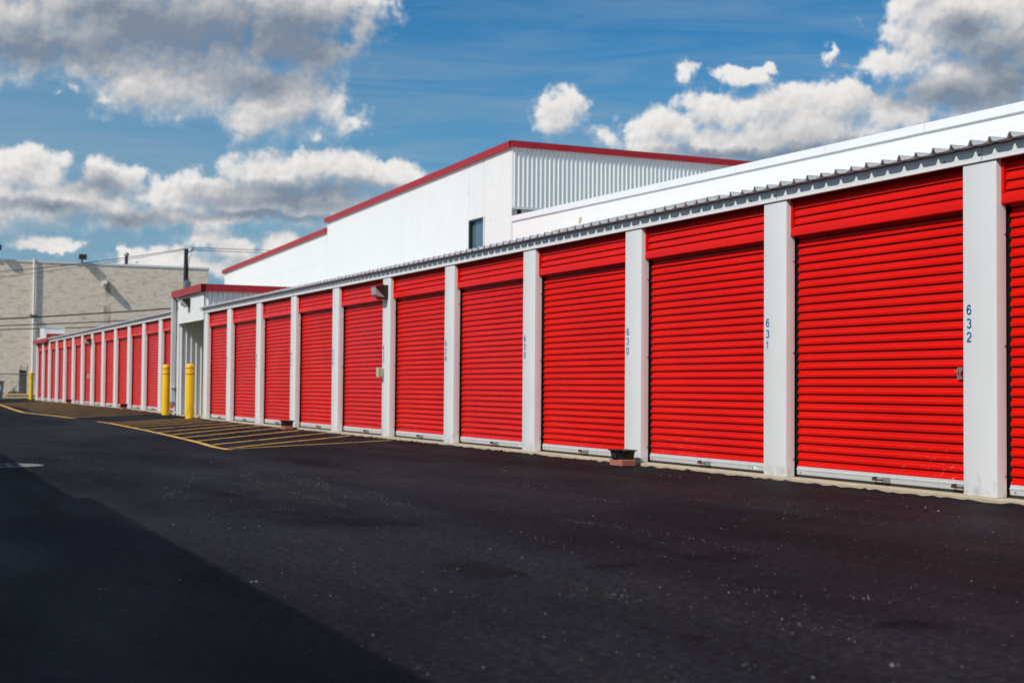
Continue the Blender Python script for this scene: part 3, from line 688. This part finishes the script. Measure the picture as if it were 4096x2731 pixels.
# far end: raised red-trimmed end block of the far row
g=MB(); ribbed(g,'y',-63.2,.0,8.9,2.55,2.84,.13,.035,.02,1); g.box(-68,-63.22,.06,8.9,2.62,2.86); obj('parapet_wall',g,M['white'],far,smooth=25)
g=MB()
def trimband(g,x0,x1,y,z0,z1,axis='x'):
    """folded metal band with three shallow grooves"""
    n=4; pr=[]
    for i in range(n):
        a=z0+(z1-z0)*i/n; b=z0+(z1-z0)*(i+1)/n
        pr+=[(0,a),(0,b-.012),(.006,b-.008),(.006,b-.002)]
    pr.append((0,z1))
    if axis=='x': rows=[[(x,y+d,z) for d,z in pr] for x in (x0,x1)]; g.grid(rows)
    else: rows=[[(y-d,x,z) for d,z in pr] for x in (x0,x1)]; g.grid(rows)
    if axis=='x': g.face([(x0,y,z1),(x1,y,z1),(x1,y+.12,z1),(x0,y+.12,z1)]); g.face([(x0,y,z0),(x0,y+.12,z0),(x1,y+.12,z0),(x1,y,z0)]); g.face([(x0,y,z0),(x0,y,z1),(x0,y+.12,z1),(x0,y+.12,z0)]); g.face([(x1,y,z0),(x1,y+.12,z0),(x1,y+.12,z1),(x1,y,z1)])
    else: g.face([(y,x0,z1),(y,x1,z1),(y-.12,x1,z1),(y-.12,x0,z1)]); g.face([(y,x0,z0),(y-.12,x0,z0),(y-.12,x1,z0),(y,x1,z0)]); g.face([(y,x0,z0),(y,x0,z1),(y-.12,x0,z1),(y-.12,x0,z0)])
trimband(g,-68.1,-63.2,-.11,2.59,2.745); trimband(g,-.11,8.9,-63.10,2.835,2.92,'y'); g.box(-63.22,-63.10,-.112,.03,2.60,2.834)
obj('roof_trim',g,M['trim'],far,smooth=20)

# ------------------------------------------------------------------ taller white entry block between the rows
eb=thing('entry_building',(-35.4,2,0),'short taller white metal block with red roof trim between the two door rows','building')
g=MB(); ribbed(g,'y',-33.86,.012,9,2.3,3.06,.126,.046,.042,1)
obj('side_wall',g,M['white'],eb,smooth=25)
g=MB(); ribbed(g,'x',-.022,-36.72,-33.87,2.36,3.06,.14,.06,.02,-1); g.box(-36.72,-33.88,-.012,.03,2.355,3.05); g.box(-36.74,-33.87,-.046,-.036,2.342,2.362)
obj('header_wall',g,M['white'],eb,smooth=25)
g=MB(); ribbed(g,'y',-36.70,-.01,3.4,.02,2.4,.128,.046,.042,1); g.box(-36.9,-36.71,-.01,9,-.2,3.05)
obj('passage_wall',g,M['white'],eb,smooth=25)
g=MB(); g.box(-36.7,-34.0,3.4,3.5,0,2.6); g.box(-33.99,-33.90,.1,9,0,2.9); g.box(-36.7,-33.9,.03,9,2.62,2.66); obj('back_wall',g,M['dull_white'],eb,smooth=0)
g=MB(); g.box(-36.7,-33.9,-.03,3.4,-.2,.028); obj('floor_slab',g,M['slab'],eb,smooth=0)
g=MB(); trimband(g,-37.16,-33.74,-.13,3.025,3.195); trimband(g,-.128,9.0,-33.74,3.025,3.195,'y'); g.box(-37.15,-33.75,-.12,9,3.03,3.19); obj('roof_trim',g,M['trim'],eb,smooth=20)
g=MB(); g.box(-37.1,-33.86,-.01,9,3.06,3.17); obj('roof',g,M['roof'],eb,smooth=0)
g=MB(); g.cbox(-37.13,-37.02,-.135,-.022,.34,3.02,.008,0); g.cbox(-37.125,-37.025,-.130,-.027,.22,.345,.004,1); g.cbox(-37.03,-36.96,-.14,-.02,.70,.73,.004,0)
obj('downspout',g,[M['dull_white'],M['steel']],eb)
g=MB(); g.cyl((-36.93,-.03,.1),(-36.93,-.03,3.0),.012,8); obj('conduit',g,M['wire'],eb)

# ------------------------------------------------------------------ wall lamps
def wall_lamp(x,y,z,label,s=1.):
    t=thing('wall_light',(x,y,z),label,'wall light','brown wall lights')
    g=MB(); w_,h_,d_=.118*s,.105*s,.20*s
    g.cbox(x-w_,x+w_,y-.045*s,y,z-h_,z+h_,.006,0)
    # wedge hood: top slopes down to the front, side cheeks
    P=lambda sx,yy,zz:(x+sx*w_,y-yy*s,z+zz*s)
    g.face([P(-1,.044,.103),P(1,.044,.103),P(1,.205,.075),P(-1,.205,.075)],0)
    for sx in (-1,1): g.face([P(sx,.044,.103),P(sx,.044,-.098),P(sx,.205,.075)],0); g.face([P(sx*.96,.044,-.098),P(sx*.96,.205,.072),P(sx*.96,.044,.1)],0)
    g.face([P(-1,.205,.075),P(1,.205,.075),P(1,.212,.060),P(-1,.212,.060)],1)
    g.face([P(-.7,.15,-.085),P(.7,.15,-.085),P(.7,.10,-.125),P(-.7,.10,-.125)],0); g.face([P(-.7,.045,-.09),P(.7,.045,-.09),P(.7,.10,-.125),P(-.7,.10,-.125)],0)
    for sx in (-.5,.5): g.cyl((x+sx*w_,y-.06*s,z+.10*s),(x+sx*w_,y-.06*s,z+.118*s),.008*s,6,0)
    obj('housing',g,[M['bronze'],M['chrome']],t,smooth=20)
    g=MB()
    g.grid([[P(-.95,.210,.062),P(.95,.210,.062)],[P(-.95,.196,-.05),P(.95,.196,-.05)],[P(-.95,.17,-.078),P(.95,.17,-.078)],[P(-.95,.05,-.093),P(.95,.05,-.093)]],0)
    for sx in (-1,1): g.face([P(sx*.95,.210,.062),P(sx*.95,.196,-.05),P(sx*.95,.17,-.078),P(sx*.95,.05,-.093)],0)
    obj('lens',g,M['lens'],t,smooth=15)
    return t
wall_lamp(-21.20,-.002,2.275,'brown wedge wall light on the pillar numbered 627, glass lens tilted down')
wall_lamp(-35.42,-.036,2.83,'brown wall light high on the white panel under the red trim, above the passage')
wall_lamp(-51.45,-.002,2.25+ZF-.03,'small brown wall light on a pillar of the distant door row')

def jbox(x,z,label):
    t=thing('junction_box',(x,0,z),label,'junction box','beige junction boxes')
    g=MB(); g.cbox(x-.055,x+.055,-.075,-.002,z-.07,z+.07,.008); obj('body',g,M['beige'],t)
    g=MB(); g.cbox(x-.062,x+.062,-.092,-.076,z-.075,z+.078,.005); obj('cover',g,M['beige'],t)
    g=MB(); g.cyl((x+.03,-.02,z-.07),(x+.03,-.02,z-.10),.012,8); obj('conduit',g,M['dull_white'],t)
jbox(-21.30,1.005,'small beige electrical box on the pillar numbered 627')
jbox(-51.55,1.0+ZF,'small beige electrical box on a far pillar below the distant wall light')

# ------------------------------------------------------------------ bait trays on paving bricks
def tray(x,lbl1,lbl2,y=-.20):
    z0=gz(x)
    b=MB(); b.cbox(x-.135,x+.135,y-.085,y+.085,z0+.002,z0+.072,.006); o=obj('paving_brick',b,M['brickred']); tag(o,lbl2,'brick','bricks under the black trays')
    t=thing('bait_tray',(x,y,z0+.074),lbl1,'plastic tray','black trays on bricks')
    g=MB(); zb=z0+.074
    def ring(i,z,c=.02):
        X0,X1,Y0,Y1=x-.12-i,x+.12+i,y-.095-i,y+.095+i
        return [(X0+c,Y0,z),(X1-c,Y0,z),(X1,Y0+c,z),(X1,Y1-c,z),(X1-c,Y1,z),(X0+c,Y1,z),(X0,Y1-c,z),(X0,Y0+c,z)]
    g.grid([ring(-.012,zb),ring(0,zb+.085),ring(.016,zb+.088),ring(.018,zb+.098),ring(.004,zb+.100),ring(-.004,zb+.096),ring(-.02,zb+.012)],0,True)
    g.face(ring(-.012,zb)[::-1]); g.face(ring(-.02,zb+.012))
    obj('body',g,M['black'],t,smooth=30)
    g=MB(); g.lathe((x+.1185,y,zb+.045),(1,0,-.1),[(.034,0),(.034,.004),(.027,.005)],16); obj('side_port',g,M['rubber'],t)
    g=MB(); g.box(x-.06,x+.05,y-.104,y-.094,zb+.012,zb+.07); obj('front_panel',g,M['black'],t,smooth=0)
tray(-13.22,'black plastic tray on a brick at the foot of the pillar numbered 630','red paving brick under the black tray by the pillar numbered 630')
tray(-26.0,'black plastic tray on a brick at the foot of the pillar numbered 625','red paving brick under the black tray by the pillar numbered 625')
tray(-43.54,'black tray on a brick by the far doors, nearer of the two there','red brick under the nearer black tray at the far doors')
tray(-55.34,'black tray on a brick by the far doors, more distant of the two there','red brick under the more distant black tray at the far doors')

# ------------------------------------------------------------------ bollards
def bollard(x,y,label,h=1.31):
    z=gz(x); t=thing('bollard',(x,y,z),label,'bollard','yellow bollards')
    g=MB(); r=.098
    g.lathe((x,y,z),(0,0,1),[(r,0),(r,h-.10),(r*.985,h-.045),(r*.90,h-.014),(r*.7,h-.003),(.001,h)],28,0,True,False); obj('post',g,M['yellow'],t,smooth=50)
    for dz in (.105,.245):
        g=MB(); g.lathe((x,y,z+h-dz-.011),(0,0,1),[(r+.0005,0),(r+.0035,.003),(r+.0035,.019),(r+.0005,.022)],28,0,False,False); obj('band',g,M['redband'],t,smooth=50)
bollard(-37.48,-.17,'yellow bollard with two thin red bands just beside the hanging white downspout')
bollard(-34.13,-.27,'yellow bollard with two thin red bands in front of the recessed ribbed passage')
bollard(-71.6,.24,'lone yellow bollard at the far end by the chain-link fence')

# ------------------------------------------------------------------ tall white metal building
tb=thing('metal_building',(-53,16,0),'big white ribbed metal building with red roof edge and one narrow window','building')
Y1=9.1; XC=-36.09; XS=-53.16; XL=-69.9
ztopR=lambda x: 7.54+(x-XC)*((7.70-7.32)/(XC-XS))
ztopL=lambda x: 6.78+(x-XS)*((6.94-6.50)/(XS-XL))
wx0,wx1,wz0,wz1=-39.09,-38.0,4.5,5.77
g=MB()
ribbed(g,'x',Y1,XS,wx0,0,ztopR,.16,.05,.016,-1); ribbed(g,'x',Y1,wx1,XC,0,ztopR,.16,.05,.016,-1,first=.02)
ribbed(g,'x',Y1,wx0,wx1,wz1,ztopR,.16,.05,.016,-1); ribbed(g,'x',Y1,wx0,wx1,0,wz0,.16,.05,.016,-1)
ribbed(g,'x',Y1,XL,XS,0,ztopL,.16,.05,.016,-1)
for k in range(105):
    x=XC-.2-.32*k
    for z in (5.62,6.62,4.2):
        if z<(ztopR(x) if x>XS else ztopL(x))-.3 and not (wx0-.1<x<wx1+.1 and z<wz1+.1): g.box(x-.012,x+.012,Y1-.012,Y1-.001,z-.012,z+.012,1)
for x in (): g.box(x-.03,x+.03,Y1-.019,Y1-.001,0,(ztopR(x) if x>XS else ztopL(x)),0)
obj('front_wall',g,[M['white_far'],M['steel']],tb,smooth=25)
g=MB(); ribbed(g,'y',XC,Y1,26,5.86,7.56,.139,.045,.030,1); ribbed(g,'y',XC-.002,Y1,26,0,5.5,.139,.045,.02,1)
obj('side_wall',g,M['white_far'],tb,smooth=25)
g=MB(); g.box(XC-.1,XC+.035,Y1+.02,26,5.795,5.86,0); obj('base_flashing',g,M['dull_white'],tb,smooth=0)
g=MB(); g.box(XC-.1,XC+.02,Y1+.3,26,5.3,5.794,0); g.box(XC-.02,XC+.05,Y1+.02,Y1+.14,5.3,5.79,1); obj('curb',g,[M['curb'],M['steel']],tb,smooth=0)
g=MB(); g.box(XL,XS,Y1+.02,26,0,6.3); g.box(XS,XC-.12,Y1+.5,26,0,6.9); g.box(wx0-.1,wx1+.1,Y1+.22,Y1+.4,4.3,5.9,0); g.face([(XS,Y1+.01,6.5),(XS,26,6.5),(XS,26,7.2),(XS,Y1+.01,7.2)])
obj('inner_wall',g,M['white_far'],tb,smooth=0)
g=MB(); g.face([(XS,Y1,ztopR(XS)+.1),(XC,Y1,ztopR(XC)+.1),(XC,26,ztopR(XC)+.1),(XS,26,ztopR(XS)+.1)]); g.face([(XL,Y1,ztopL(XL)+.1),(XS,Y1,ztopL(XS)+.1),(XS,26,ztopL(XS)+.1),(XL,26,ztopL(XL)+.1)])
obj('roof',g,M['white_far'],tb,smooth=0)
g=MB()
def sloped(g,x0,z0,x1,z1,y,h,d=.13):
    n=3; rows=[]
    pr=[]
    for i in range(n):
        a=h*i/n; b=h*(i+1)/n; pr+=[(0,a),(0,b-.014),(.007,b-.009),(.007,b-.003)]
    pr.append((0,h)); pr.append((d,h))
    pr=[(d,0)]+pr
    g.grid([[(x,y+dd,z+hh) for dd,hh in pr] for x,z in ((x0,z0),(x1,z1))])
    for x,z,f in ((x0,z0,1),(x1,z1,-1)): g.face([(x,y,z),(x,y,z+h),(x,y+d,z+h),(x,y+d,z)][::f])
sloped(g,XS-.12,ztopR(XS)-.02,XC+.09,ztopR(XC)-.005,Y1-.10,.175); sloped(g,XL-.15,ztopL(XL)-.02,XS-.0,ztopL(XS)-.02,Y1-.10,.175)
trimband(g,Y1-.10,26,XC+.10,7.535,7.71,'y')
obj('roof_trim',g,M['trim'],tb,smooth=20)
g=MB(); g.box(wx0-.02,wx0+.07,Y1-.03,Y1+.18,wz0,wz1,0); g.box(wx1-.03,wx1+.01,Y1-.03,Y1+.18,wz0,wz1,0); g.box(wx0+.07,wx1-.03,Y1-.03,Y1+.18,wz1-.06,wz1,0); g.box(wx0+.07,wx1-.03,Y1-.03,Y1+.18,wz0,wz0+.06,0)
wf=obj('window',g,paint('dark_green_frame',(.012,.026,.022),.4),tb,smooth=0)
g=MB(); g.box(wx1+.012,wx1+.07,Y1-.045,Y1+.02,wz0,wz1+.03); obj('window_trim',g,M['white'],wf,smooth=0)
g=MB(); g.box(wx0+.07,wx1-.03,Y1+.07,Y1+.09,wz0+.06,wz1-.06); obj('pane',g,M['glass'],wf,smooth=0)

# ------------------------------------------------------------------ white painted block building behind the near row
bb=thing('block_building',(-18,16,0),'white painted concrete block building with metal coping behind the near storage row','building')
cz=lambda x: 5.43-(x+36.1)*(.22/19.2)
xa,xb=XC+.03,6.0
g=MB(); n=20; xsl=[xa+(xb-xa)*i/n for i in range(n+1)]
g.grid([[(x,Y1,0) for x in xsl],[(x,Y1,cz(x)+.02) for x in xsl]]); g.face([(xb,Y1,0),(xb,26,0),(xb,26,cz(xb)),(xb,Y1,cz(xb))])
obj('wall',g,M['cmu'],bb,smooth=0)
g=MB(); seams=[xa]+[x for x in (-34.05,-31.0,-27.95,-24.9,-21.9,-19.14,-16.1,-13,-10,-7,-4,-1,2)]+[xb]
for a,b in zip(seams[:-1],seams[1:]):
    P=lambda x,y,dz:(x,y,cz(x)+dz)
    a+=.003; b-=.003
    pr=[(Y1+.05,-.0),(Y1-.030,-.004),(Y1-.042,.004),(Y1-.036,.150),(Y1-.030,.157),(Y1+.34,.165),(Y1+.34,0)]
    g.grid([[P(a,y,dz) for y,dz in pr],[P(b,y,dz) for y,dz in pr]])
    g.box(a-.006,a,Y1-.030,Y1+.3,cz(a)+.002,cz(a)+.152,1)
obj('coping',g,[M['coping'],M['dull_white']],bb,smooth=25)
g=MB(); g.grid([[(x,Y1+.3,cz(x)-.15) for x in xsl],[(x,26,cz(x)-.1) for x in xsl]]); obj('roof',g,M['dull_white'],bb,smooth=0)
g=MB(); g.box(-33.5,-25.6,Y1-.024,Y1-.002,4.905,4.925,1); g.box(-33.5,-25.6,Y1-.014,Y1-.002,4.925,5.02,0); obj('ledge',g,[M['cmu'],M['curb']],bb,smooth=0)

# ------------------------------------------------------------------ buff brick building at the end of the yard
br_=thing('brick_building',(-97,0,0),'buff brick building with blank wall closing the far end of the yard','building')
g=MB(); g.box(-105,-90,-16,12.9,-.2,8.12); obj('wall',g,M['brick'],br_,smooth=0)
g=MB(); g.box(-90.3,-89.96,-16.05,12.94,8.125,8.24); g.box(-105,-90.3,12.6,12.94,8.125,8.24); obj('coping',g,M['curb'] if 0 else M['white_far'],br_,smooth=0)
g=MB(); g.cyl((-89.88,2.31,1.0),(-89.88,2.31,8.36),.065,12); g.box(-89.97,-89.80,2.10,2.52,4.85,4.93,1)
obj('downpipe',g,[M['white_far'],M['bronze']],br_)
g=MB(); g.lathe((-89.99,6.57,6.94),(1,0,0),[(.255,0),(.27,.06),(.27,.14),(.235,.17)],24,0); g.lathe((-89.82,6.57,6.94),(1,0,0),[(.20,0),(.205,.16),(.19,.24),(.13,.31),(.05,.34),(.002,.345)],24,1); obj('exhaust_vent',g,[M['dull_white'],M['chrome']],br_,smooth=50)
g=MB(); g.lathe((-90.6,7.86,8.1),(0,.02,1),[(.10,0),(.10,.72)],14,0); g.lathe((-90.6,7.875,8.8),(0,0,1),[(.10,0),(.16,.04),(.165,.12),(.12,.2),(.02,.24)],14,1); obj('flue_pipe',g,[M['wire'],M['chrome']],br_,smooth=50)
g=MB(); g.tube([(-90.3,8.42,8.1),(-90.3,8.42,8.40),(-90.3,8.46,8.47),(-90.3,8.52,8.47),(-90.3,8.55,8.38)],.025); obj('gooseneck_pipe',g,M['steel'],br_)
def flood(y,z,label,w_=.22):
    t=thing('flood_light',(-89.9,y,8.24),label,'flood light','roof flood lights')
    g=MB(); g.cyl((-89.9,y-.02,8.2),(-89.9,y,z-.1),.04,8); obj('bracket',g,M['bronze'],t)
    g=MB(); n=.16
    g.grid([[(-89.95,y-w_,z-.14),(-89.95,y+w_*.9,z-.14),(-89.95,y+w_,z+.16),(-89.95,y-w_*.9,z+.16)],[(-89.55,y-w_*1.05,z-.2),(-89.55,y+w_,z-.2),(-89.55,y+w_,z+.12),(-89.55,y-w_*.95,z+.12)]],0,True)
    g.face([(-89.95,y-w_,z-.14),(-89.95,y+w_*.9,z-.14),(-89.95,y+w_,z+.16),(-89.95,y-w_*.9,z+.16)],0)
    obj('housing',g,M['bronze'],t,smooth=20)
    g=MB(); g.face([(-89.56,y-w_*1.02,z-.19),(-89.56,y+w_*.98,z-.19),(-89.56,y+w_*.98,z+.11),(-89.56,y-w_*.93,z+.11)]); obj('lens',g,M['darklens'],t,smooth=0)
flood(5.10,8.58,'dark flood light on a short bracket on the brick roof edge above the round vent')
flood(.18,8.92,'dark flood light on a tall bracket at the left end of the brick roof edge')

# ------------------------------------------------------------------ utility pole, wires and cables
up_=thing('utility_pole',(-80,9.33,0),'dark wooden utility pole rising behind the white entry block','utility pole')
g=MB(); g.lathe((-80,9.30,-.2),(0,.004,1),[(.15,0),(.115,8.64)],14); obj('pole',g,M['pole'],up_,smooth=50)
g=MB(); g.cyl((-79.95,9.36,8.2),(-79.9,9.66,8.36),.03,8,0); g.cbox(-79.98,-79.82,9.60,9.72,8.30,8.52,.02,1); obj('insulator_bracket',g,[M['pole'],M['chrome']],up_)
g=MB(); g.cbox(-79.9,-79.55,9.20,9.52,6.16,6.60,.03,0); g.cyl((-79.7,9.28,6.6),(-79.7,9.28,6.68),.03,8,0); g.cyl((-79.7,9.44,6.6),(-79.7,9.44,6.70),.03,8,0); obj('transformer_box',g,paint('grey_box',(.16,.18,.20),.5),up_)
g=MB(); g.tube([(-79.86,9.62,8.3),(-79.86,9.5,7.9),(-79.87,9.44,7.4),(-79.88,9.43,6.6)],.014,5); obj('drop_wire',g,M['wire'],up_)
def wire(a,b,sag,r,name,label,group,cat):
    g=MB(); a=Vector(a); b=Vector(b); pts=[]
    for i in range(25):
        t=i/24; p=a.lerp(b,t); p.z-=4*sag*t*(1-t); pts.append(p)
    g.tube(pts,r,6); tag(obj(name,g,M['wire'],smooth=60),label,cat,group)
wire((-80,9.33,8.44),(-80,-9,5.9),.35,.020,'overhead_wire','upper of two thin wires sagging left from the utility pole top','overhead wires','wire')
wire((-80,9.33,8.38),(-80,-9,5.2),.25,.014,'overhead_wire','lower of two thin wires sagging left from the utility pole top','overhead wires','wire')
wire((-79.9,9.6,8.50),(-80,24,8.85),.06,.018,'overhead_wire','upper wire running right from the utility pole to behind the white building','overhead wires','wire')
wire((-79.9,9.6,8.38),(-80,24,8.72),.10,.018,'overhead_wire','lower wire running right from the utility pole to behind the white building','overhead wires','wire')
def line(y0,z0,y1,z1,ya,yb):
    f=lambda y:z0+(z1-z0)*(y-y0)/(y1-y0)
    return (-72,ya,f(ya)),(-72,yb,f(yb))
for (args,r,lab) in (((-1.2,3.93,6.99,4.66,-7,9.0),.036,'thick black cable, uppermost of three crossing the brick wall'),((-1.19,3.61,5.64,4.07,-7,9.0),.027,'black cable in the middle of three crossing the brick wall'),((-1.19,3.43,4.42,3.72,-7,9.0),.024,'black cable, lowest of three crossing the brick wall')):
    a,b=line(*args); wire(a,b,.07,r,'power_cable',lab,'thick cables over the far row','cable')

# ------------------------------------------------------------------ far corner: rooftop unit, fence, rail, gate, bin, scrap
t=thing('rooftop_unit',(-66.2,.6,2.86),'pale grey boxy rooftop unit on the far end of the distant row','rooftop unit')
g=MB(); g.cbox(-66.9,-65.5,.06,.95,2.861,3.30,.012); obj('casing',g,M['white'],t)
g=MB(); g.cbox(-66.95,-65.46,.02,.99,3.285,3.32,.006); obj('lid',g,M['dull_white'],t)

ft=thing('chain_link_fence',(-74,-3,.03),'grey chain-link fence with a top rail across the far end of the yard','fence')
fy0,fy1,fzb,fzt=-9.0,1.4,.02,1.25
g=MB(); sp=.088; hgt=fzt-fzb; y=fy0-hgt
while y<fy1:
    for sgn in (1,-1):
        pa=[(y,fzb),(y+hgt,fzt)] if sgn>0 else [(y,fzt),(y+hgt,fzb)]
        (ya,za),(yb,zb)=pa
        if ya<fy0: k=(fy0-ya)/(yb-ya); ya,za=fy0,za+(zb-za)*k
        if yb>fy1: k=(fy1-ya)/(yb-ya); yb,zb=fy1,za+(zb-za)*k
        if yb-ya>.02: g.tube([(-74+.004*sgn,ya,za),(-74+.004*sgn,yb,zb)],.0030,4)
    y+=sp
obj('wire_mesh',g,M['chain'],ft,smooth=0)
g=MB(); g.cyl((-74,fy0,fzt+.02),(-74,fy1,fzt+.02),.025,10); obj('top_rail',g,M['chain'],ft)
for y in (-8.9,-6,-3.1,1.35):
    g=MB(); g.cyl((-74.04,y,-.1),(-74.04,y,fzt+.05),.03,10); obj('post',g,M['chain'],ft)
rl=thing('guard_rail',(-74.7,-2,.03),'low faded yellow guard rail of two ridges behind the chain-link fence','guard rail')
g=MB(); pr=[(0,.05),(.06,.075),(.06,.11),(0,.145),(-.03,.165),(0,.185),(.06,.22),(.06,.255),(0,.28)]
g.grid([[(-74.7+d,y,z) for d,z in pr] for y in (-.62,2.4)]); obj('beam',g,M['railyellow'],rl,smooth=40)
for y in (-.5,.7,1.9):
    g=MB(); g.box(-74.85,-74.72,y,y+.1,-.05,.27); obj('post',g,M['railyellow'],rl,smooth=0)
gt=thing('wooden_gate',(-75.3,.3,.03),'dark brown upright board panel with barbed-wire stubs behind the fence','gate')
g=MB()
for i in range(6): g.box(-75.34,-75.30+random.uniform(0,.008),.065+.062*i,.124+.062*i,.02,1.49-.008*i)
obj('board_panel',g,M['wood'],gt,smooth=0)
for yy in (.14,.46):
    g=MB(); g.cyl((-75.3,yy,1.42),(-75.3,yy,1.74),.018,8); obj('barb_post',g,paint('green_post',(.02,.05,.045),.6) if 'gp' not in M else M['gp'],gt)
    for k in range(4): pass
g=MB(); g.tube([(-75.3,.14,1.70),(-75.3,.3,1.60),(-75.3,.46,1.52)],.006,4); g.tube([(-75.3,.14,1.60),(-75.3,.3,1.55),(-75.3,.46,1.68)],.006,4); obj('barbed_wire',g,M['wire'],gt)
wb=thing('waste_bin',(-75.5,-.95,.03),'dark wheeled waste bin with pale sticker behind the fence','bin')
g=MB()
g.grid([[(-75.9,-1.30,.05),(-75.25,-1.30,.05),(-75.25,-.72,.05),(-75.9,-.72,.05)],[(-75.95,-1.36,.86),(-75.2,-1.36,.86),(-75.2,-.66,.86),(-75.95,-.66,.86)]],0,True); obj('body',g,M['binplastic'],wb,smooth=0)
g=MB(); g.cbox(-76.0,-75.15,-1.40,-.62,.862,.93,.02); obj('lid',g,M['binplastic'],wb)
g=MB(); g.box(-75.215,-75.205,-.95,-.80,.45,.72); obj('sticker',g,M['dull_white'],wb,smooth=0)
for yy in (-1.25,-.77):
    g=MB(); g.cyl((-75.85,yy-.03,.11),(-75.85,yy+.03,.11),.08,14); obj('wheel',g,M['rubber'],wb)
sh=thing('scrap_cart',(-76.2,-.1,.03),'dark heap of scrap on a low cart with a long handle, against the brick wall','scrap cart')
g=MB()
for i in range(46):
    y=random.gauss(-.1,.14); x=-76.2+random.uniform(-.25,.25); z=.28+abs(random.gauss(0,.10))*max(0,1-abs(y+.1)/.4); s=random.uniform(.03,.09)
    a=random.uniform(0,3); P=[(x+s*math.cos(a+k*1.57)*random.uniform(.5,1.3),y+s*math.sin(a+k*1.57)*random.uniform(.5,1.3),z+random.uniform(-.03,.05)) for k in range(4)]
    g.face(P); g.face([P[0],P[1],(x,y,z+s)]); g.face([P[2],P[3],(x,y,z+s)])
obj('heap',g,M['scrap'],sh,smooth=0)
g=MB(); g.box(-76.5,-75.9,-.35,.15,.22,.28); g.cyl((-75.9,-.33,.30),(-75.9,.12,.30),.012,6); obj('tray',g,M['scrap'],sh,smooth=0)
g=MB(); g.tube([(-76.1,-.06,.5),(-76.1,.06,.70),(-76.1,.17,.84)],.014,6); obj('handle',g,M['pole'],sh)
for yy in (-.28,.08):
    g=MB(); g.cyl((-76.2,yy-.02,.13),(-76.2,yy+.02,.13),.10,14); obj('wheel',g,M['rubber'],sh)
g=MB()
for i in range(26):
    y=random.uniform(-.5,.15); x=-75.2+random.uniform(-.15,.15); s=random.uniform(.02,.06)
    P=[(x+s*math.cos(k*1.57+i)*1.2,y+s*math.sin(k*1.57+i)*1.2,.032+random.uniform(0,.02)) for k in range(4)]; T=(x,y,.05+s*.6)
    for k in range(4): g.face([P[k],P[(k+1)%4],T])
tag(obj('litter',g,M['dull_white'],smooth=0),'pale crumpled litter on the ground under the yellow guard rail',kind='stuff')

# ------------------------------------------------------------------ building across the yard: its eave throws the foreground shade
ob=thing('opposite_building',(-8,-13,0),'low storage building across the yard whose eave shades the foreground asphalt','building')
YO=-9.02; ZO=2.85
g=MB(); g.box(-24,12,-18,YO-.5,-.2,2.76); obj('wall',g,M['binplastic'],ob,smooth=0)
g=MB()
def eave(pts):
    top=[(x,y,ZO) for x,y in pts]; bot=[(x,y,ZO-.07) for x,y in pts]
    bk=[(x,-18.2,ZO+.5) for x,y in pts]; g.grid([bot,top,bk])
    bk2=[(x,-18.2,ZO-.08) for x,y in pts]; g.grid([bk2,bot])
eave([(-24,-8.74),(-14.6,-8.955),(-9.67,-9.065)]); eave([(-9.67,-8.945),(-3.7,-9.045),(12,-9.3)])
obj('roof',g,M['roof'],ob,smooth=0)
g=MB(); g.box(-24,12,YO-.499,YO-.42,2.5,ZO-.075); obj('fascia',g,M['trim'],ob,smooth=0)
